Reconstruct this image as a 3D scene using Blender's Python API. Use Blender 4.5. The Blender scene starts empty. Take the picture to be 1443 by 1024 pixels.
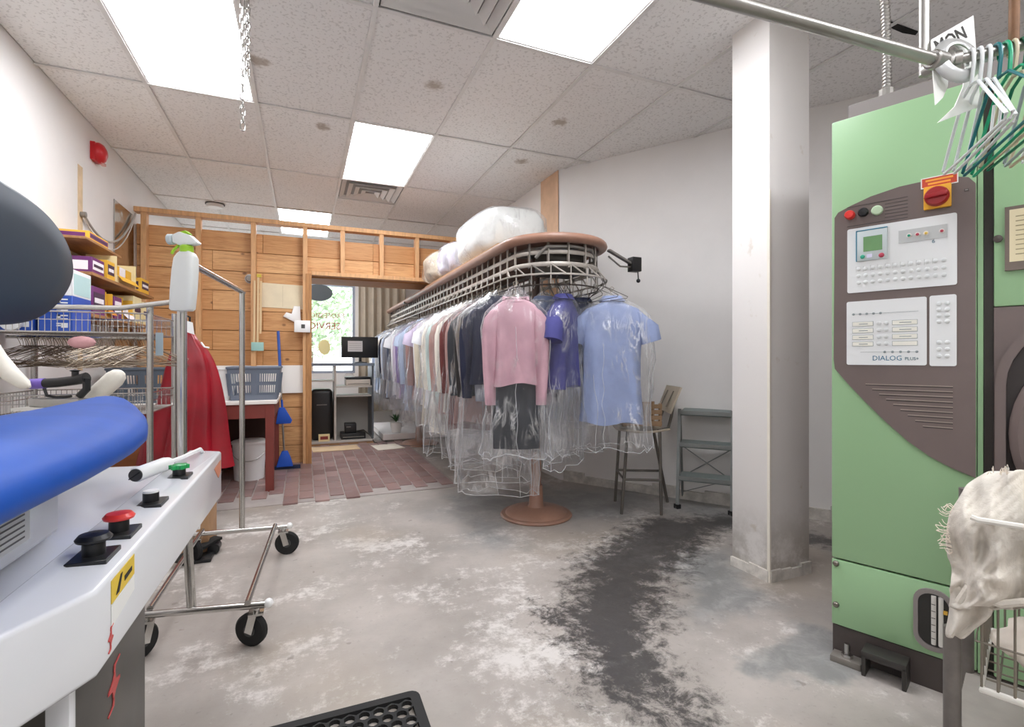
import bpy, bmesh, math, random
from mathutils import Vector, Matrix
random.seed(7)
PI = math.pi
scn = bpy.context.scene
COL = scn.collection
# ------------------------------------------------------------------ camera, world, light, exposure
FPX, CX, HY = 700.0, 721.0, 506.0
PSI = math.atan((721 - 428) / FPX)
HC, CEIL = 1.08, 2.78
cam = bpy.data.cameras.new('camera')
cam.sensor_width = 36; cam.lens = FPX / 1443 * 36
cam.shift_x = 0.5 / 1443; cam.shift_y = -6.0 / 1443
cam.clip_start = 0.05
camo = bpy.data.objects.new('camera', cam); COL.objects.link(camo)
camo.location = (0, 0, HC); camo.rotation_euler = (PI / 2, 0, -PSI)
scn.camera = camo
w = bpy.data.worlds.new('world'); scn.world = w; w.use_nodes = True
wb = w.node_tree.nodes['Background']
wb.inputs[0].default_value = (0.86, 0.93, 1.0, 1); wb.inputs[1].default_value = 3.6
PANEL = 8.0                                   # radiance of the ceiling light diffusers
scn.view_settings.view_transform = 'Standard'; scn.view_settings.look = 'None'
scn.view_settings.exposure = 0.92; scn.view_settings.gamma = 1
scn.view_settings.use_curve_mapping = False
scn.cycles.use_denoising = True
scn.cycles.transparent_max_bounces = 48
scn.cycles.max_bounces = 10; scn.cycles.diffuse_bounces = 6
# ------------------------------------------------------------------ pixel helpers (a pixel is a direction; the distance comes from what it touches)
_c, _s = math.cos(PSI), math.sin(PSI)
def ray(x, y):
    a = (x - CX) / FPX; b = (HY - y) / FPX
    return Vector((_s + _c * a, _c - _s * a, b))
def atz(x, y, h=0.0):
    v = ray(x, y); return Vector((0, 0, HC)) + v * ((h - HC) / v.z)
def aty(x, y, Y):
    v = ray(x, y); return Vector((0, 0, HC)) + v * (Y / v.y)
def atx(x, y, X):
    v = ray(x, y); return Vector((0, 0, HC)) + v * (X / v.x)
def atd(x, y, D):
    return Vector((0, 0, HC)) + ray(x, y) * D
# ------------------------------------------------------------------ materials
def lin(h):
    if isinstance(h, str):
        h = h.lstrip('#'); h = [int(h[i:i + 2], 16) / 255 for i in (0, 2, 4)]
        return tuple((c / 12.92 if c <= 0.04045 else ((c + 0.055) / 1.055) ** 2.4) for c in h) + (1,)
    return tuple(h) + (1,)
class NT:
    def __init__(s, name):
        s.m = bpy.data.materials.new(name); s.m.use_nodes = True
        s.t = s.m.node_tree; s.b = s.t.nodes['Principled BSDF']; s.out = s.t.nodes['Material Output']
    def n(s, typ, **kw):
        k = s.t.nodes.new(typ)
        for a, v in kw.items():
            if a.startswith('i_'): k.inputs[a[2:].replace('_', ' ')].default_value = v
            else: setattr(k, a, v)
        return k
    def l(s, a, b): s.t.links.new(a, b)
    def math(s, op, a, b=None, c=None):
        k = s.n('ShaderNodeMath', operation=op)
        for i, v in enumerate((a, b, c)):
            if v is None: continue
            if isinstance(v, (int, float)): k.inputs[i].default_value = v
            else: s.l(v, k.inputs[i])
        return k.outputs[0]
    def mix(s, f, a, b, mode='MIX'):
        k = s.n('ShaderNodeMix', data_type='RGBA', blend_type=mode)
        for i, v in ((0, f), (6, a), (7, b)):
            if isinstance(v, (int, float)): k.inputs[i].default_value = v
            elif isinstance(v, tuple): k.inputs[i].default_value = v
            else: s.l(v, k.inputs[i])
        return k.outputs[2]
    def noise(s, vec, scale, detail=4, rough=.55, dist=0):
        k = s.n('ShaderNodeTexNoise'); k.inputs['Scale'].default_value = scale
        k.inputs['Detail'].default_value = detail; k.inputs['Roughness'].default_value = rough
        k.inputs['Distortion'].default_value = dist
        if vec is not None: s.l(vec, k.inputs['Vector'])
        return k.outputs[0]
    def ramp(s, f, lo, hi):
        k = s.n('ShaderNodeMapRange', interpolation_type='SMOOTHSTEP'); k.inputs[1].default_value = lo; k.inputs[2].default_value = hi
        s.l(f, k.inputs[0]); return k.outputs[0]
    def pos(s): return s.n('ShaderNodeNewGeometry').outputs['Position']
    def scale(s, v, sc):
        k = s.n('ShaderNodeVectorMath', operation='MULTIPLY'); s.l(v, k.inputs[0]); k.inputs[1].default_value = sc; return k.outputs[0]
    def bump(s, h, st=.3, d=.01):
        k = s.n('ShaderNodeBump'); k.inputs['Strength'].default_value = st; k.inputs['Distance'].default_value = d
        s.l(h, k.inputs['Height']); s.l(k.outputs[0], s.b.inputs['Normal'])
_mats = {}
def M(name, col='#888888', rough=.5, metal=0, var=0, vs=6, bump=0, bs=60, alpha=None, emit=None, spec=.5, sc=None, bd=.004):
    if name in _mats: return _mats[name]
    t = NT(name); b = t.b
    b.inputs['Base Color'].default_value = lin(col); b.inputs['Roughness'].default_value = rough
    b.inputs['Metallic'].default_value = metal; b.inputs['Specular IOR Level'].default_value = spec
    if var or bump:
        p = t.pos()
        if sc: p = t.scale(p, sc)
        if var:
            f = t.noise(p, vs, 5, .6)
            c = lin(col); d = tuple(x * (1 - var) for x in c[:3]) + (1,); e = tuple(min(1, x * (1 + var * .5)) for x in c[:3]) + (1,)
            t.l(t.mix(t.ramp(f, .3, .7), d, e), b.inputs['Base Color'])
        if bump: t.bump(t.noise(p, bs, 3), bump, bd)
    if emit:
        b.inputs['Emission Color'].default_value = lin(col); b.inputs['Emission Strength'].default_value = emit
    if alpha is not None: b.inputs['Alpha'].default_value = alpha
    _mats[name] = t.m; return t.m
# ------------------------------------------------------------------ mesh builder (vertices in world coordinates)
class MB:
    def __init__(s, T=None): s.v = []; s.f = []; s.T = T
    def add(s, vs, fs):
        o = len(s.v)
        for p in vs: s.v.append(Vector(s.T(*p)) if s.T else Vector(p))
        for q in fs: s.f.append([o + i for i in q])
        return s
    def box(s, x0, x1, y0, y1, z0, z1):
        return s.add([(x, y, z) for z in (z0, z1) for y in (y0, y1) for x in (x0, x1)],
                     [(0, 2, 3, 1), (4, 5, 7, 6), (0, 1, 5, 4), (2, 6, 7, 3), (0, 4, 6, 2), (1, 3, 7, 5)])
    def bar(s, a, b, wd, ht, up=(0, 0, 1)):
        a, b = Vector(a), Vector(b); d = (b - a).normalized(); u = Vector(up)
        r = d.cross(u)
        if r.length < 1e-4: r = d.cross(Vector((1, 0, 0)))
        r.normalize(); u = r.cross(d)
        vs = []
        for p in (a, b):
            for i, j in ((-1, -1), (1, -1), (1, 1), (-1, 1)): vs.append(p + r * (wd / 2 * i) + u * (ht / 2 * j))
        return s.add(vs, [(3, 2, 1, 0), (4, 5, 6, 7), (0, 1, 5, 4), (1, 2, 6, 5), (2, 3, 7, 6), (3, 0, 4, 7)])
    def tube(s, pts, r, n=8, closed=False, r2=None):
        pts = [Vector(p) for p in pts]; m = len(pts); vs = []; fs = []
        nrm = None
        for i, p in enumerate(pts):
            if closed: d = pts[(i + 1) % m] - pts[i - 1]
            else: d = pts[min(i + 1, m - 1)] - pts[max(i - 1, 0)]
            if d.length < 1e-9: d = Vector((0, 0, 1))
            d.normalize()
            if nrm is None:
                a = Vector((0, 0, 1)) if abs(d.z) < .9 else Vector((1, 0, 0))
                nrm = (a - d * a.dot(d)).normalized()
            else:
                q = nrm - d * nrm.dot(d)
                nrm = q.normalized() if q.length > 1e-6 else nrm
            bn = d.cross(nrm)
            ri = r[i] if isinstance(r, (list, tuple)) else r
            rb = ri if r2 is None else r2
            for k in range(n):
                a = 2 * PI * k / n
                vs.append(p + nrm * (rb * math.cos(a)) + bn * (ri * math.sin(a)))
        for i in range(m if closed else m - 1):
            j = (i + 1) % m
            for k in range(n): fs.append((i * n + k, i * n + (k + 1) % n, j * n + (k + 1) % n, j * n + k))
        if not closed:
            fs.append(tuple(range(n))[::-1]); fs.append(tuple((m - 1) * n + k for k in range(n)))
        return s.add(vs, fs)
    def lathe(s, prof, c=(0, 0, 0), n=24, ax=(0, 0, 1)):
        ax = Vector(ax).normalized(); a = Vector((1, 0, 0)) if abs(ax.x) < .8 else Vector((0, 1, 0))
        u = (a - ax * a.dot(ax)).normalized(); v = ax.cross(u); c = Vector(c); vs = []; fs = []
        for r, h in prof:
            for k in range(n):
                t = 2 * PI * k / n; vs.append(c + ax * h + u * (r * math.cos(t)) + v * (r * math.sin(t)))
        for i in range(len(prof) - 1):
            for k in range(n): fs.append((i * n + k, i * n + (k + 1) % n, (i + 1) * n + (k + 1) % n, (i + 1) * n + k))
        if prof[0][0] > 1e-4: fs.append(tuple(range(n))[::-1])
        if prof[-1][0] > 1e-4: fs.append(tuple((len(prof) - 1) * n + k for k in range(n)))
        return s.add(vs, fs)
    def loft(s, rings, c0=True, c1=True, ring=True):
        n = len(rings[0]); vs = [p for r in rings for p in r]; fs = []
        for i in range(len(rings) - 1):
            for k in range(n if ring else n - 1): fs.append((i * n + k, i * n + (k + 1) % n, (i + 1) * n + (k + 1) % n, (i + 1) * n + k))
        if c0: fs.append(tuple(range(n))[::-1])
        if c1: fs.append(tuple((len(rings) - 1) * n + k for k in range(n)))
        return s.add(vs, fs)
    def prism(s, poly, fn, d0, d1):
        n = len(poly); vs = [fn(u, v, d0) for u, v in poly] + [fn(u, v, d1) for u, v in poly]
        fs = [tuple(range(n))[::-1], tuple(range(n, 2 * n))] + [(i, (i + 1) % n, n + (i + 1) % n, n + i) for i in range(n)]
        return s.add(vs, fs)
    def ball(s, c, r, n=12, sq=(1, 1, 1)):
        m = n // 2; vs = []; fs = []
        rings = []
        for i in range(m + 1):
            t = PI * i / m; rr = max(math.sin(t), 1e-3)
            rings.append([(c[0] + r * sq[0] * rr * math.cos(2 * PI * k / n), c[1] + r * sq[1] * rr * math.sin(2 * PI * k / n), c[2] - r * sq[2] * math.cos(t)) for k in range(n)])
        return s.loft(rings)
    def build(s, name, mat, parent=None, smooth=False, bevel=0, seg=2, angle=40):
        base = Vector((0, 0, 0))
        p = parent
        while p is not None: base += Vector(p.location); p = p.parent
        me = bpy.data.meshes.new(name)
        me.from_pydata([v - base for v in s.v], [], s.f)
        bm = bmesh.new(); bm.from_mesh(me)
        bmesh.ops.recalc_face_normals(bm, faces=bm.faces)
        if bevel:
            es = [e for e in bm.edges if len(e.link_faces) == 2 and e.calc_face_angle(0) > .6]
            bmesh.ops.bevel(bm, geom=es, offset=bevel, segments=seg, affect='EDGES', profile=.5)
        if smooth or bevel:
            for f in bm.faces: f.smooth = True
            ang = math.radians(angle)
            for e in bm.edges:
                if len(e.link_faces) == 2 and e.calc_face_angle(0) > ang: e.smooth = False
        bm.to_mesh(me); bm.free()
        me.materials.append(mat)
        o = bpy.data.objects.new(name, me); COL.objects.link(o)
        if parent is not None: o.parent = parent
        return o
def tag(o, label=None, cat=None, group=None, kind=None):
    if label: o['label'] = label
    if cat: o['category'] = cat
    if group: o['group'] = group
    if kind: o['kind'] = kind
    return o
def thing(name, label, cat, loc, group=None):
    o = bpy.data.objects.new(name, None); COL.objects.link(o); o.location = loc; o.empty_display_size = .05
    return tag(o, label, cat, group)
def struct(o): o['kind'] = 'structure'; return o
def inst(src, parent, loc, rot=None, scale=None):
    o = src.copy(); COL.objects.link(o); o.parent = parent; o.location = loc
    if rot: o.rotation_euler = rot
    if scale: o.scale = scale
    return o
_fontcache = {}
def text_mb(body, size, fn, depth=.001, T=None, bold=0):
    """letters as mesh; fn(u, v, d) maps the text plane into the scene, text centred on (0, 0)"""
    cu = bpy.data.curves.new('t', 'FONT'); cu.body = body; cu.size = size; cu.align_x = 'CENTER'; cu.align_y = 'CENTER'
    cu.extrude = depth; cu.resolution_u = 2; cu.offset = bold
    ob = bpy.data.objects.new('t', cu); COL.objects.link(ob)
    dg = bpy.context.evaluated_depsgraph_get(); me = bpy.data.meshes.new_from_object(ob.evaluated_get(dg))
    mb = MB(T); mb.add([fn(*v.co) for v in me.vertices], [tuple(p.vertices) for p in me.polygons])
    bpy.data.objects.remove(ob); bpy.data.curves.remove(cu); bpy.data.meshes.remove(me)
    return mb
def rrect(x0, x1, y0, y1, r, n=5):
    P = []
    for cx, cy, a in ((x1 - r, y1 - r, 0), (x0 + r, y1 - r, PI / 2), (x0 + r, y0 + r, PI), (x1 - r, y0 + r, 1.5 * PI)):
        for k in range(n + 1): t = a + PI / 2 * k / n; P.append((cx + r * math.cos(t), cy + r * math.sin(t)))
    return P
def sm(t): return t * t * (3 - 2 * t)
def interp(tab, x):
    if x <= tab[0][0]: return tab[0][1]
    for (a, b), (c, d) in zip(tab, tab[1:]):
        if x <= c: return b + (d - b) * (x - a) / (c - a)
    return tab[-1][1]
def XYZ(x, y, z): return (x, y, z)
# common materials
WHITE = M('wall_paint', '#e9e6e3', .75, var=.03, vs=2.2, bump=.05, bs=30)
CHROME = M('chrome', '#c9c7c3', .22, 1, var=.08, vs=9)
STEEL = M('steel', '#b3b0ab', .35, 1, var=.1, vs=8)
GREYM = M('grey_metal', '#8d8983', .45, .6, var=.12, vs=12)
BLACK = M('black_plastic', '#1b1b1c', .4, var=.1, vs=20)
RUBBER = M('rubber', '#161616', .7)
WHITEP = M('white_plastic', '#eeeeec', .35)
PRESSW = M('press_enamel', '#e6e7ea', .16, var=.015, vs=3)
TIMBER = M('stud_wood', '#d9a877', .6, var=.16, vs=5, bump=.1, bs=40, sc=(12, 12, 1.5))
# ------------------------------------------------------------------ THE SETTING
XL = -1.43                                                       # left wall face
YB, YF = -2.6, 8.3                                               # wall behind the camera, shop front
P0 = Vector((2.12, 3.95, 0)); WD = Vector((.548, -.836, 0)).normalized(); WN = Vector((WD.y, -WD.x, 0))   # slanted right wall
if WN.x > 0: WN = -WN
P1 = P0 + WD * 7.6
# floor material: worn painted concrete
t = NT('worn_concrete'); p = t.pos()
n1 = t.noise(p, 1.3, 6, .6); n2 = t.noise(p, 7, 8, .7, .4); n3 = t.noise(p, 38, 6, .75)
basec = t.mix(t.ramp(n1, .34, .68), lin('#979089'), lin('#b4aca5'))
wpm = t.math('ADD', t.math('MULTIPLY', t.noise(p, 1.9, 5, .65), .62), t.math('MULTIPLY', t.noise(p, 21, 8, .8), .38))
basec = t.mix(t.math('MULTIPLY', t.ramp(wpm, .505, .60), .8), basec, lin('#d8d3ce'))
basec = t.mix(t.math('MULTIPLY', t.ramp(n3, .56, .72), .42), basec, lin('#77716b'))
bl = t.ramp(t.noise(p, .9, 3, .5), .5, .64)
basec = t.mix(t.math('MULTIPLY', bl, .5), basec, lin('#a39686'))
def seg(a, b, r0, soft, jit):
    a = Vector((a[0], a[1], 0)); b = Vector((b[0], b[1], 0))
    flat = t.scale(p, (1, 1, 0))
    d = t.n('ShaderNodeVectorMath', operation='SUBTRACT'); t.l(flat, d.inputs[0]); d.inputs[1].default_value = a
    dt = t.n('ShaderNodeVectorMath', operation='DOT_PRODUCT'); t.l(d.outputs[0], dt.inputs[0]); ab = b - a; dt.inputs[1].default_value = ab / max(ab.length_squared, 1e-6)
    cl = t.n('ShaderNodeClamp'); t.l(dt.outputs['Value'], cl.inputs[0])
    sc = t.n('ShaderNodeVectorMath', operation='SCALE'); sc.inputs[0].default_value = ab; t.l(cl.outputs[0], sc.inputs['Scale'])
    df = t.n('ShaderNodeVectorMath', operation='SUBTRACT'); t.l(d.outputs[0], df.inputs[0]); t.l(sc.outputs[0], df.inputs[1])
    ln = t.n('ShaderNodeVectorMath', operation='LENGTH'); t.l(df.outputs[0], ln.inputs[0])
    dist = t.math('SUBTRACT', ln.outputs['Value'], r0)
    dist = t.math('ADD', dist, jit)
    k = t.n('ShaderNodeMapRange', interpolation_type='SMOOTHSTEP'); k.inputs[1].default_value = soft; k.inputs[2].default_value = -soft
    t.l(dist, k.inputs[0]); return k.outputs[0]
jn = t.math('MULTIPLY', t.math('SUBTRACT', t.noise(p, 11, 10, .8, .3), .5), .85)
jl = t.math('MULTIPLY', t.math('SUBTRACT', t.noise(p, 2.2, 5, .6), .5), .9)
def maxof(ls):
    r = ls[0]
    for q in ls[1:]: r = t.math('MAXIMUM', r, q)
    return r
g = lambda x, y: tuple(atz(x, y))[:2]
# grey painted remains round the conveyor foot and along the slanted wall
grey = maxof([seg(g(700, 712), g(880, 700), .36, .22, jl), seg(g(905, 690), g(1040, 735), .22, .2, jl), seg(g(1000, 800), g(1010, 850), .17, .12, jl), seg(g(640, 700), g(700, 760), .12, .15, jl), seg(g(1100, 940), g(1150, 900), .10, .06, jl)])
col = t.mix(t.math('MULTIPLY', grey, .85), basec, t.mix(t.ramp(n2, .4, .65), lin('#7b7c7b'), lin('#989896')))
dk = maxof([seg(g(1030, 735), g(940, 742), .14, .1, jn), seg(g(950, 745), g(880, 800), .23, .12, jn), seg(g(880, 805), g(855, 880), .20, .10, jn), seg(g(855, 880), g(885, 950), .15, .09, jn), seg(g(885, 950), g(960, 1000), .07, .08, jn), seg(g(775, 865), g(830, 890), .06, .08, jn), seg(g(1040, 740), g(1170, 765), .09, .08, jn)])
col = t.mix(t.math('MULTIPLY', dk, .92), col, lin('#383534'))
spk = t.ramp(t.noise(p, 16, 2, .5), .70, .74)
col = t.mix(t.math('MULTIPLY', spk, .45), col, lin('#6b625b'))
t.l(col, t.b.inputs['Base Color'])
rg = t.math('MULTIPLY_ADD', n2, .35, .24); t.l(rg, t.b.inputs['Roughness'])
t.bump(t.math('ADD', n2, t.math('MULTIPLY', n3, .5)), .25, .004)
FLOORM = t.m
fl = struct(MB().box(XL - .12, 6.2, YB - .1, YF + .1, -.12, 0).build('floor', FLOORM))
# brick pavers let into the floor
t = NT('brick_paver'); p = t.pos()
oi = t.n('ShaderNodeObjectInfo').outputs['Random']
bc = t.mix(oi, lin('#7d5f5b'), lin('#a1837d'))
bc = t.mix(t.ramp(t.noise(p, 6, 5), .4, .75), bc, lin('#8b7773'))
t.l(bc, t.b.inputs['Base Color']); t.b.inputs['Roughness'].default_value = .4; t.bump(t.noise(p, 70, 3), .15, .003)
BRICK = t.m
MORTAR = M('mortar', '#a59c97', .8, var=.1)
BW, BL = .112, .225
mort = MB().box(-.98, 1.22, 4.06, 6.55, 0, .006)
mo = mort.build('mortar_bed', MORTAR, fl)
bm0 = None; nb = 0
for i in range(-9, 11):
    for j in range(-1, 11):
        x = .02 + i * BW; y = 4.25 + j * BL + (BL / 2 if i % 2 else 0)
        if y - BL / 2 < 4.0 + (.12 if x > .5 else 0) + (.16 if x < -.15 else 0) or y > 6.5: continue
        if bm0 is None:
            bm0 = MB().box(-BW / 2 + .005, BW / 2 - .005, -BL / 2 + .005, BL / 2 - .005, 0, .014).build('brick', BRICK, fl, bevel=.002, seg=1)
            bm0.location = (x, y, 0)
        else: inst(bm0, fl, (x, y, random.uniform(-.001, .001)))
        nb += 1
# ceiling: slab, tiles, tee bars
t = NT('acoustic_tile'); p = t.pos()
v = t.n('ShaderNodeTexVoronoi', feature='F1'); v.inputs['Scale'].default_value = 46; t.l(t.scale(p, (1, .55, 1)), v.inputs['Vector'])
fk = t.ramp(t.noise(p, 62, 2, .5), .56, .64)
fk2 = t.math('MULTIPLY', fk, .34)
oi = t.n('ShaderNodeObjectInfo').outputs['Random']
tc = t.mix(oi, lin('#eceae8'), lin('#f1f0ee'))
tc = t.mix(fk2, tc, lin('#a39f9b'))
st = None
for (px, py) in ((612, 122), (790, 173), (455, 179), (735, 228), (365, 88)):
    q = atz(px, py, CEIL)
    d = t.n('ShaderNodeVectorMath', operation='DISTANCE'); t.l(t.scale(p, (1, 1, 0)), d.inputs[0]); d.inputs[1].default_value = (q.x, q.y, 0)
    e = t.math('ADD', d.outputs['Value'], t.math('MULTIPLY', t.math('SUBTRACT', t.noise(p, 25, 4), .5), .12))
    k = t.n('ShaderNodeMapRange', interpolation_type='SMOOTHSTEP'); k.inputs[1].default_value = .075; k.inputs[2].default_value = .02; t.l(e, k.inputs[0])
    st = k.outputs[0] if st is None else t.math('MAXIMUM', st, k.outputs[0])
tc = t.mix(t.math('MULTIPLY', st, .7), tc, lin('#9a8a78'))
t.l(tc, t.b.inputs['Base Color']); t.b.inputs['Roughness'].default_value = .9
t.bump(t.noise(p, 62, 2, .5), -.35, .006)
TILE = t.m
TEE = M('tee_bar', '#e4e2df', .5, var=.08)
ce = struct(MB().box(XL - .12, 6.2, YB - .1, YF + .1, CEIL + .05, CEIL + .2).build('ceiling', M('plenum', '#9a9793', .9)))
GX = [XL] + [-.90 + .61 * k for k in range(0, 12)]
GY = [1.24 + 1.23 * k for k in range(-3, 6)] + [YF]
GY = sorted(GY); GY = [YB] + GY if GY[0] > YB else GY
lights = [(-.90, 2.47), (.93, 1.24), (.32, 3.70), (-.29, 6.16), (.93, -1.22), (-.90, -1.22), (2.15, -1.22), (2.15, 0.01)]
lights = lights[:7]  # the panels behind the viewer are added, unseen, to brighten the room
vents = [(.32, 4.93), (.32, 1.24)]
def outside(x, y): return (Vector((x, y, 0)) - P0).dot(WN) < 0 if y < P0.y else x > P0.x
tilecache = {}
for i in range(len(GX) - 1):
    for j in range(len(GY) - 1):
        x0, x1, y0, y1 = GX[i], GX[i + 1], GY[j], GY[j + 1]
        if all(outside(a, b) for a, b in ((x0, y0), (x1, y0), (x0, y1), (x1, y1))): continue
        if any(abs(x0 - a) < .02 and abs(y0 - b) < .02 for a, b in lights): continue
        vn = [(a, b) for a, b in vents if abs(x0 - a) < .02 and abs(y0 - b) < .02]
        if vn:                                          # half cell: the other half carries an air diffuser
            if vn[0][1] > 3: y0 = y0 + .615
            else: y1 = y1 - .615
        key = (round(x1 - x0, 3), round(y1 - y0, 3))
        lo = ((x0 + x1) / 2, (y0 + y1) / 2, CEIL + random.uniform(0, .003))
        if key not in tilecache:
            a, b = (x1 - x0) / 2 - .006, (y1 - y0) / 2 - .006
            o = MB().box(-a, a, -b, b, 0.004, .02).build('ceiling_tile', TILE, ce); o.location = lo; tilecache[key] = o
        else: inst(tilecache[key], ce, lo)
for x in GX[1:]:
    yy0 = YB; yy1 = YF
    if x > P0.x:
        yy1 = P0.y + (x - P0.x) / WD.x * WD.y
        if yy1 < YB: continue
    MB().box(x - .012, x + .012, yy0, yy1, CEIL - .003, CEIL + .004).build('tee_bar', TEE, ce)
for y in GY[1:-1] + [4.93 + .615, 2.47 - .615]:
    x0, x1 = XL, P0.x
    if y in (4.93 + .615, 2.47 - .615): x0, x1 = .32, .93
    elif y < P0.y: x1 = P0.x + (y - P0.y) / WD.y * WD.x
    MB().box(x0, x1, y - .012, y + .012, CEIL - .004, CEIL + .003).build('tee_bar', TEE, ce)
DIFF = M('light_diffuser', '#f8faff', .5, emit=PANEL)
lab = ['large lit ceiling light panel above the hanging chain at upper left', 'lit ceiling light panel cut by the top edge, nearest the column', 'lit square-looking ceiling light panel in the middle, before the air vent', 'far lit ceiling light panel seen just above the plank partition',
       'added unseen ceiling light panel behind the viewer on the right', 'added unseen ceiling light panel behind the viewer on the left', 'added unseen ceiling light panel behind the viewer beyond the machine']
for (x, y), lb in zip(lights, lab):
    o = thing('ceiling_light', lb, 'ceiling light', (x + .305, y + .615, CEIL), 'fluorescent ceiling panels')
    MB().box(x + .022, x + .588, y + .022, y + 1.208, CEIL + .012, CEIL + .02).build('diffuser', DIFF, o)
    f = MB(); f.box(x + .006, x + .022, y + .006, y + 1.224, CEIL + .002, CEIL + .045); f.box(x + .588, x + .604, y + .006, y + 1.224, CEIL + .002, CEIL + .045)
    f.box(x + .022, x + .588, y + .006, y + .022, CEIL + .002, CEIL + .045); f.box(x + .022, x + .588, y + 1.208, y + 1.224, CEIL + .002, CEIL + .045); f.build('frame', TEE, o)
VENTM = M('vent_enamel', '#dad8d5', .4)
for (x, y, lb) in ((.32, 4.93, 'square white louvred air vent next to the middle light panel'), (.32, 1.855, 'square white louvred air vent at the top edge of the picture')):
    o = thing('air_vent', lb, 'vent', (x + .305, y + .307, CEIL), 'ceiling air diffusers')
    MB().box(x + .02, x + .59, y + .02, y + .595, CEIL + .03, CEIL + .04).build('back_plate', M('vent_dark', '#a19f9d', .6), o)
    for k in range(4):
        a = .285 - k * .065; cx, cy = x + .305, y + .307; b = a - .045; zz = CEIL - .002 - .006 * k if k else CEIL
        r0 = [(cx - a, cy - a, zz), (cx + a, cy - a, zz), (cx + a, cy + a, zz), (cx - a, cy + a, zz)]
        r1 = [(cx - b, cy - b, zz + .022), (cx + b, cy - b, zz + .022), (cx + b, cy + b, zz + .022), (cx - b, cy + b, zz + .022)]
        r2 = [(u, v_, q + .004) for u, v_, q in r1]; r3 = [(u, v_, q + .004) for u, v_, q in r0]
        m = MB(); m.loft([r0, r1, r2, r3, r0], False, False); m.build('louvre', VENTM, o)
# walls
wl = struct(MB().box(XL - .12, XL, YB, YF, 0, CEIL + .05).build('wall_left', WHITE))
MB().box(XL, XL + .002, 4.29, 4.37, 1.0, 2.42).build('joint_strip', M('joint_compound', '#dcc3a0', .85, var=.15, vs=9), wl)
struct(MB().box(XL - .12, 6.2, YB - .1, YB, 0, CEIL + .05).build('wall_rear', WHITE))
def quadwall(a, b, th):
    d = (b - a).normalized(); n = Vector((-d.y, d.x, 0)) * th
    return MB().add([a, b, b + n, a + n] + [q + Vector((0, 0, CEIL + .05)) for q in (a, b, b + n, a + n)], [(3, 2, 1, 0), (4, 5, 6, 7), (0, 1, 5, 4), (1, 2, 6, 5), (2, 3, 7, 6), (3, 0, 4, 7)])
wr = struct(quadwall(P1, P0, -.12).build('wall_right', WHITE))
wr2 = struct(quadwall(P0, Vector((2.06, YF, 0)), -.12).build('wall_side', WHITE))
MB().bar((2.112, 3.96, 1.9), (2.106, 4.30, 1.9), .006, 1.76).build('bare_plaster_strip', M('bare_plaster', '#d9b596', .85, var=.12, vs=5), wr2)
struct(MB().box(6.1, 6.2, YB, 0, 0, CEIL + .05).build('wall_far_right', WHITE))
SKIRT = M('skirting', '#d3cec6', .7, var=.25, vs=14, bump=.4, bs=25, bd=.01)
bb = MB(); 
for k in range(26):
    a = P0 + WD * (.05 + k * .2) + WN * .012; b = P0 + WD * (.05 + k * .2 + .2) + WN * .012
    h = random.uniform(.06, .10); bb.bar(a + Vector((0, 0, h / 2)), b + Vector((0, 0, h / 2)), .02 + random.uniform(0, .008), h)
struct(bb.build('baseboard_right', SKIRT))
# column
t = NT('column_paint'); p = t.pos(); sx = t.n('ShaderNodeSeparateXYZ'); t.l(p, sx.inputs[0])
low = t.ramp(sx.outputs[2], .42, .02)
dn = t.math('MULTIPLY', t.ramp(t.noise(p, 7, 6, .7), .35, .62), low)
cc = t.mix(t.math('MULTIPLY', dn, .6), lin('#e6e2de'), lin('#8c8272'))
cc = t.mix(t.math('MULTIPLY', t.ramp(t.noise(p, 9, 4), .66, .74), .35), cc, lin('#b9a98f'))
t.l(cc, t.b.inputs['Base Color']); t.b.inputs['Roughness'].default_value = .6; t.bump(t.noise(p, 40, 4), .08, .004)
cl = struct(MB().box(2.082, 2.362, 1.738, 1.966, 0, CEIL + .04).build('column', t.m, bevel=.004))
cb = MB()
for a, b in (((2.076, 1.738), (2.076, 1.966)), ((2.082, 1.732), (2.362, 1.732))):
    for k in range(4):
        u = Vector(a).lerp(Vector(b), k / 4); v_ = Vector(a).lerp(Vector(b), (k + 1) / 4); h = random.uniform(.045, .062)
        cb.bar((u.x, u.y, h / 2), (v_.x, v_.y, h / 2), .012, h)
cb.build('chipped_skirting', SKIRT, cl)
MB().box(2.074, 2.083, 1.73, 1.745, 0, 1.9).build('corner_bead', M('bead', '#e9e2d6', .6), cl)
# plank partition
t = NT('cedar_plank'); p = t.pos(); oi = t.n('ShaderNodeObjectInfo').outputs['Random']
pv = t.n('ShaderNodeVectorMath', operation='ADD'); t.l(p, pv.inputs[0]); cmb = t.n('ShaderNodeCombineXYZ'); t.l(t.math('MULTIPLY', oi, 31), cmb.inputs[0]); t.l(cmb.outputs[0], pv.inputs[1])
gr = t.noise(t.scale(pv.outputs[0], (1.6, 8, 26)), 2.2, 6, .65, 1.2)
pc = t.mix(oi, lin('#c8935e'), lin('#e3b47e'))
pc = t.mix(t.ramp(gr, .35, .75), pc, lin('#b57d49'))
vo = t.n('ShaderNodeTexVoronoi', feature='F1'); vo.inputs['Scale'].default_value = 4.2; t.l(t.scale(pv.outputs[0], (1, .2, 1.5)), vo.inputs['Vector'])
kn = t.n('ShaderNodeMapRange', interpolation_type='SMOOTHSTEP'); kn.inputs[1].default_value = .12; kn.inputs[2].default_value = .04; t.l(vo.outputs['Distance'], kn.inputs[0])
pc = t.mix(t.math('MULTIPLY', kn.outputs[0], .8), pc, lin('#6a3f22'))
t.l(pc, t.b.inputs['Base Color']); t.b.inputs['Roughness'].default_value = .55; t.bump(gr, .12, .004)
PLANK = t.m
YP = 5.50
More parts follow.
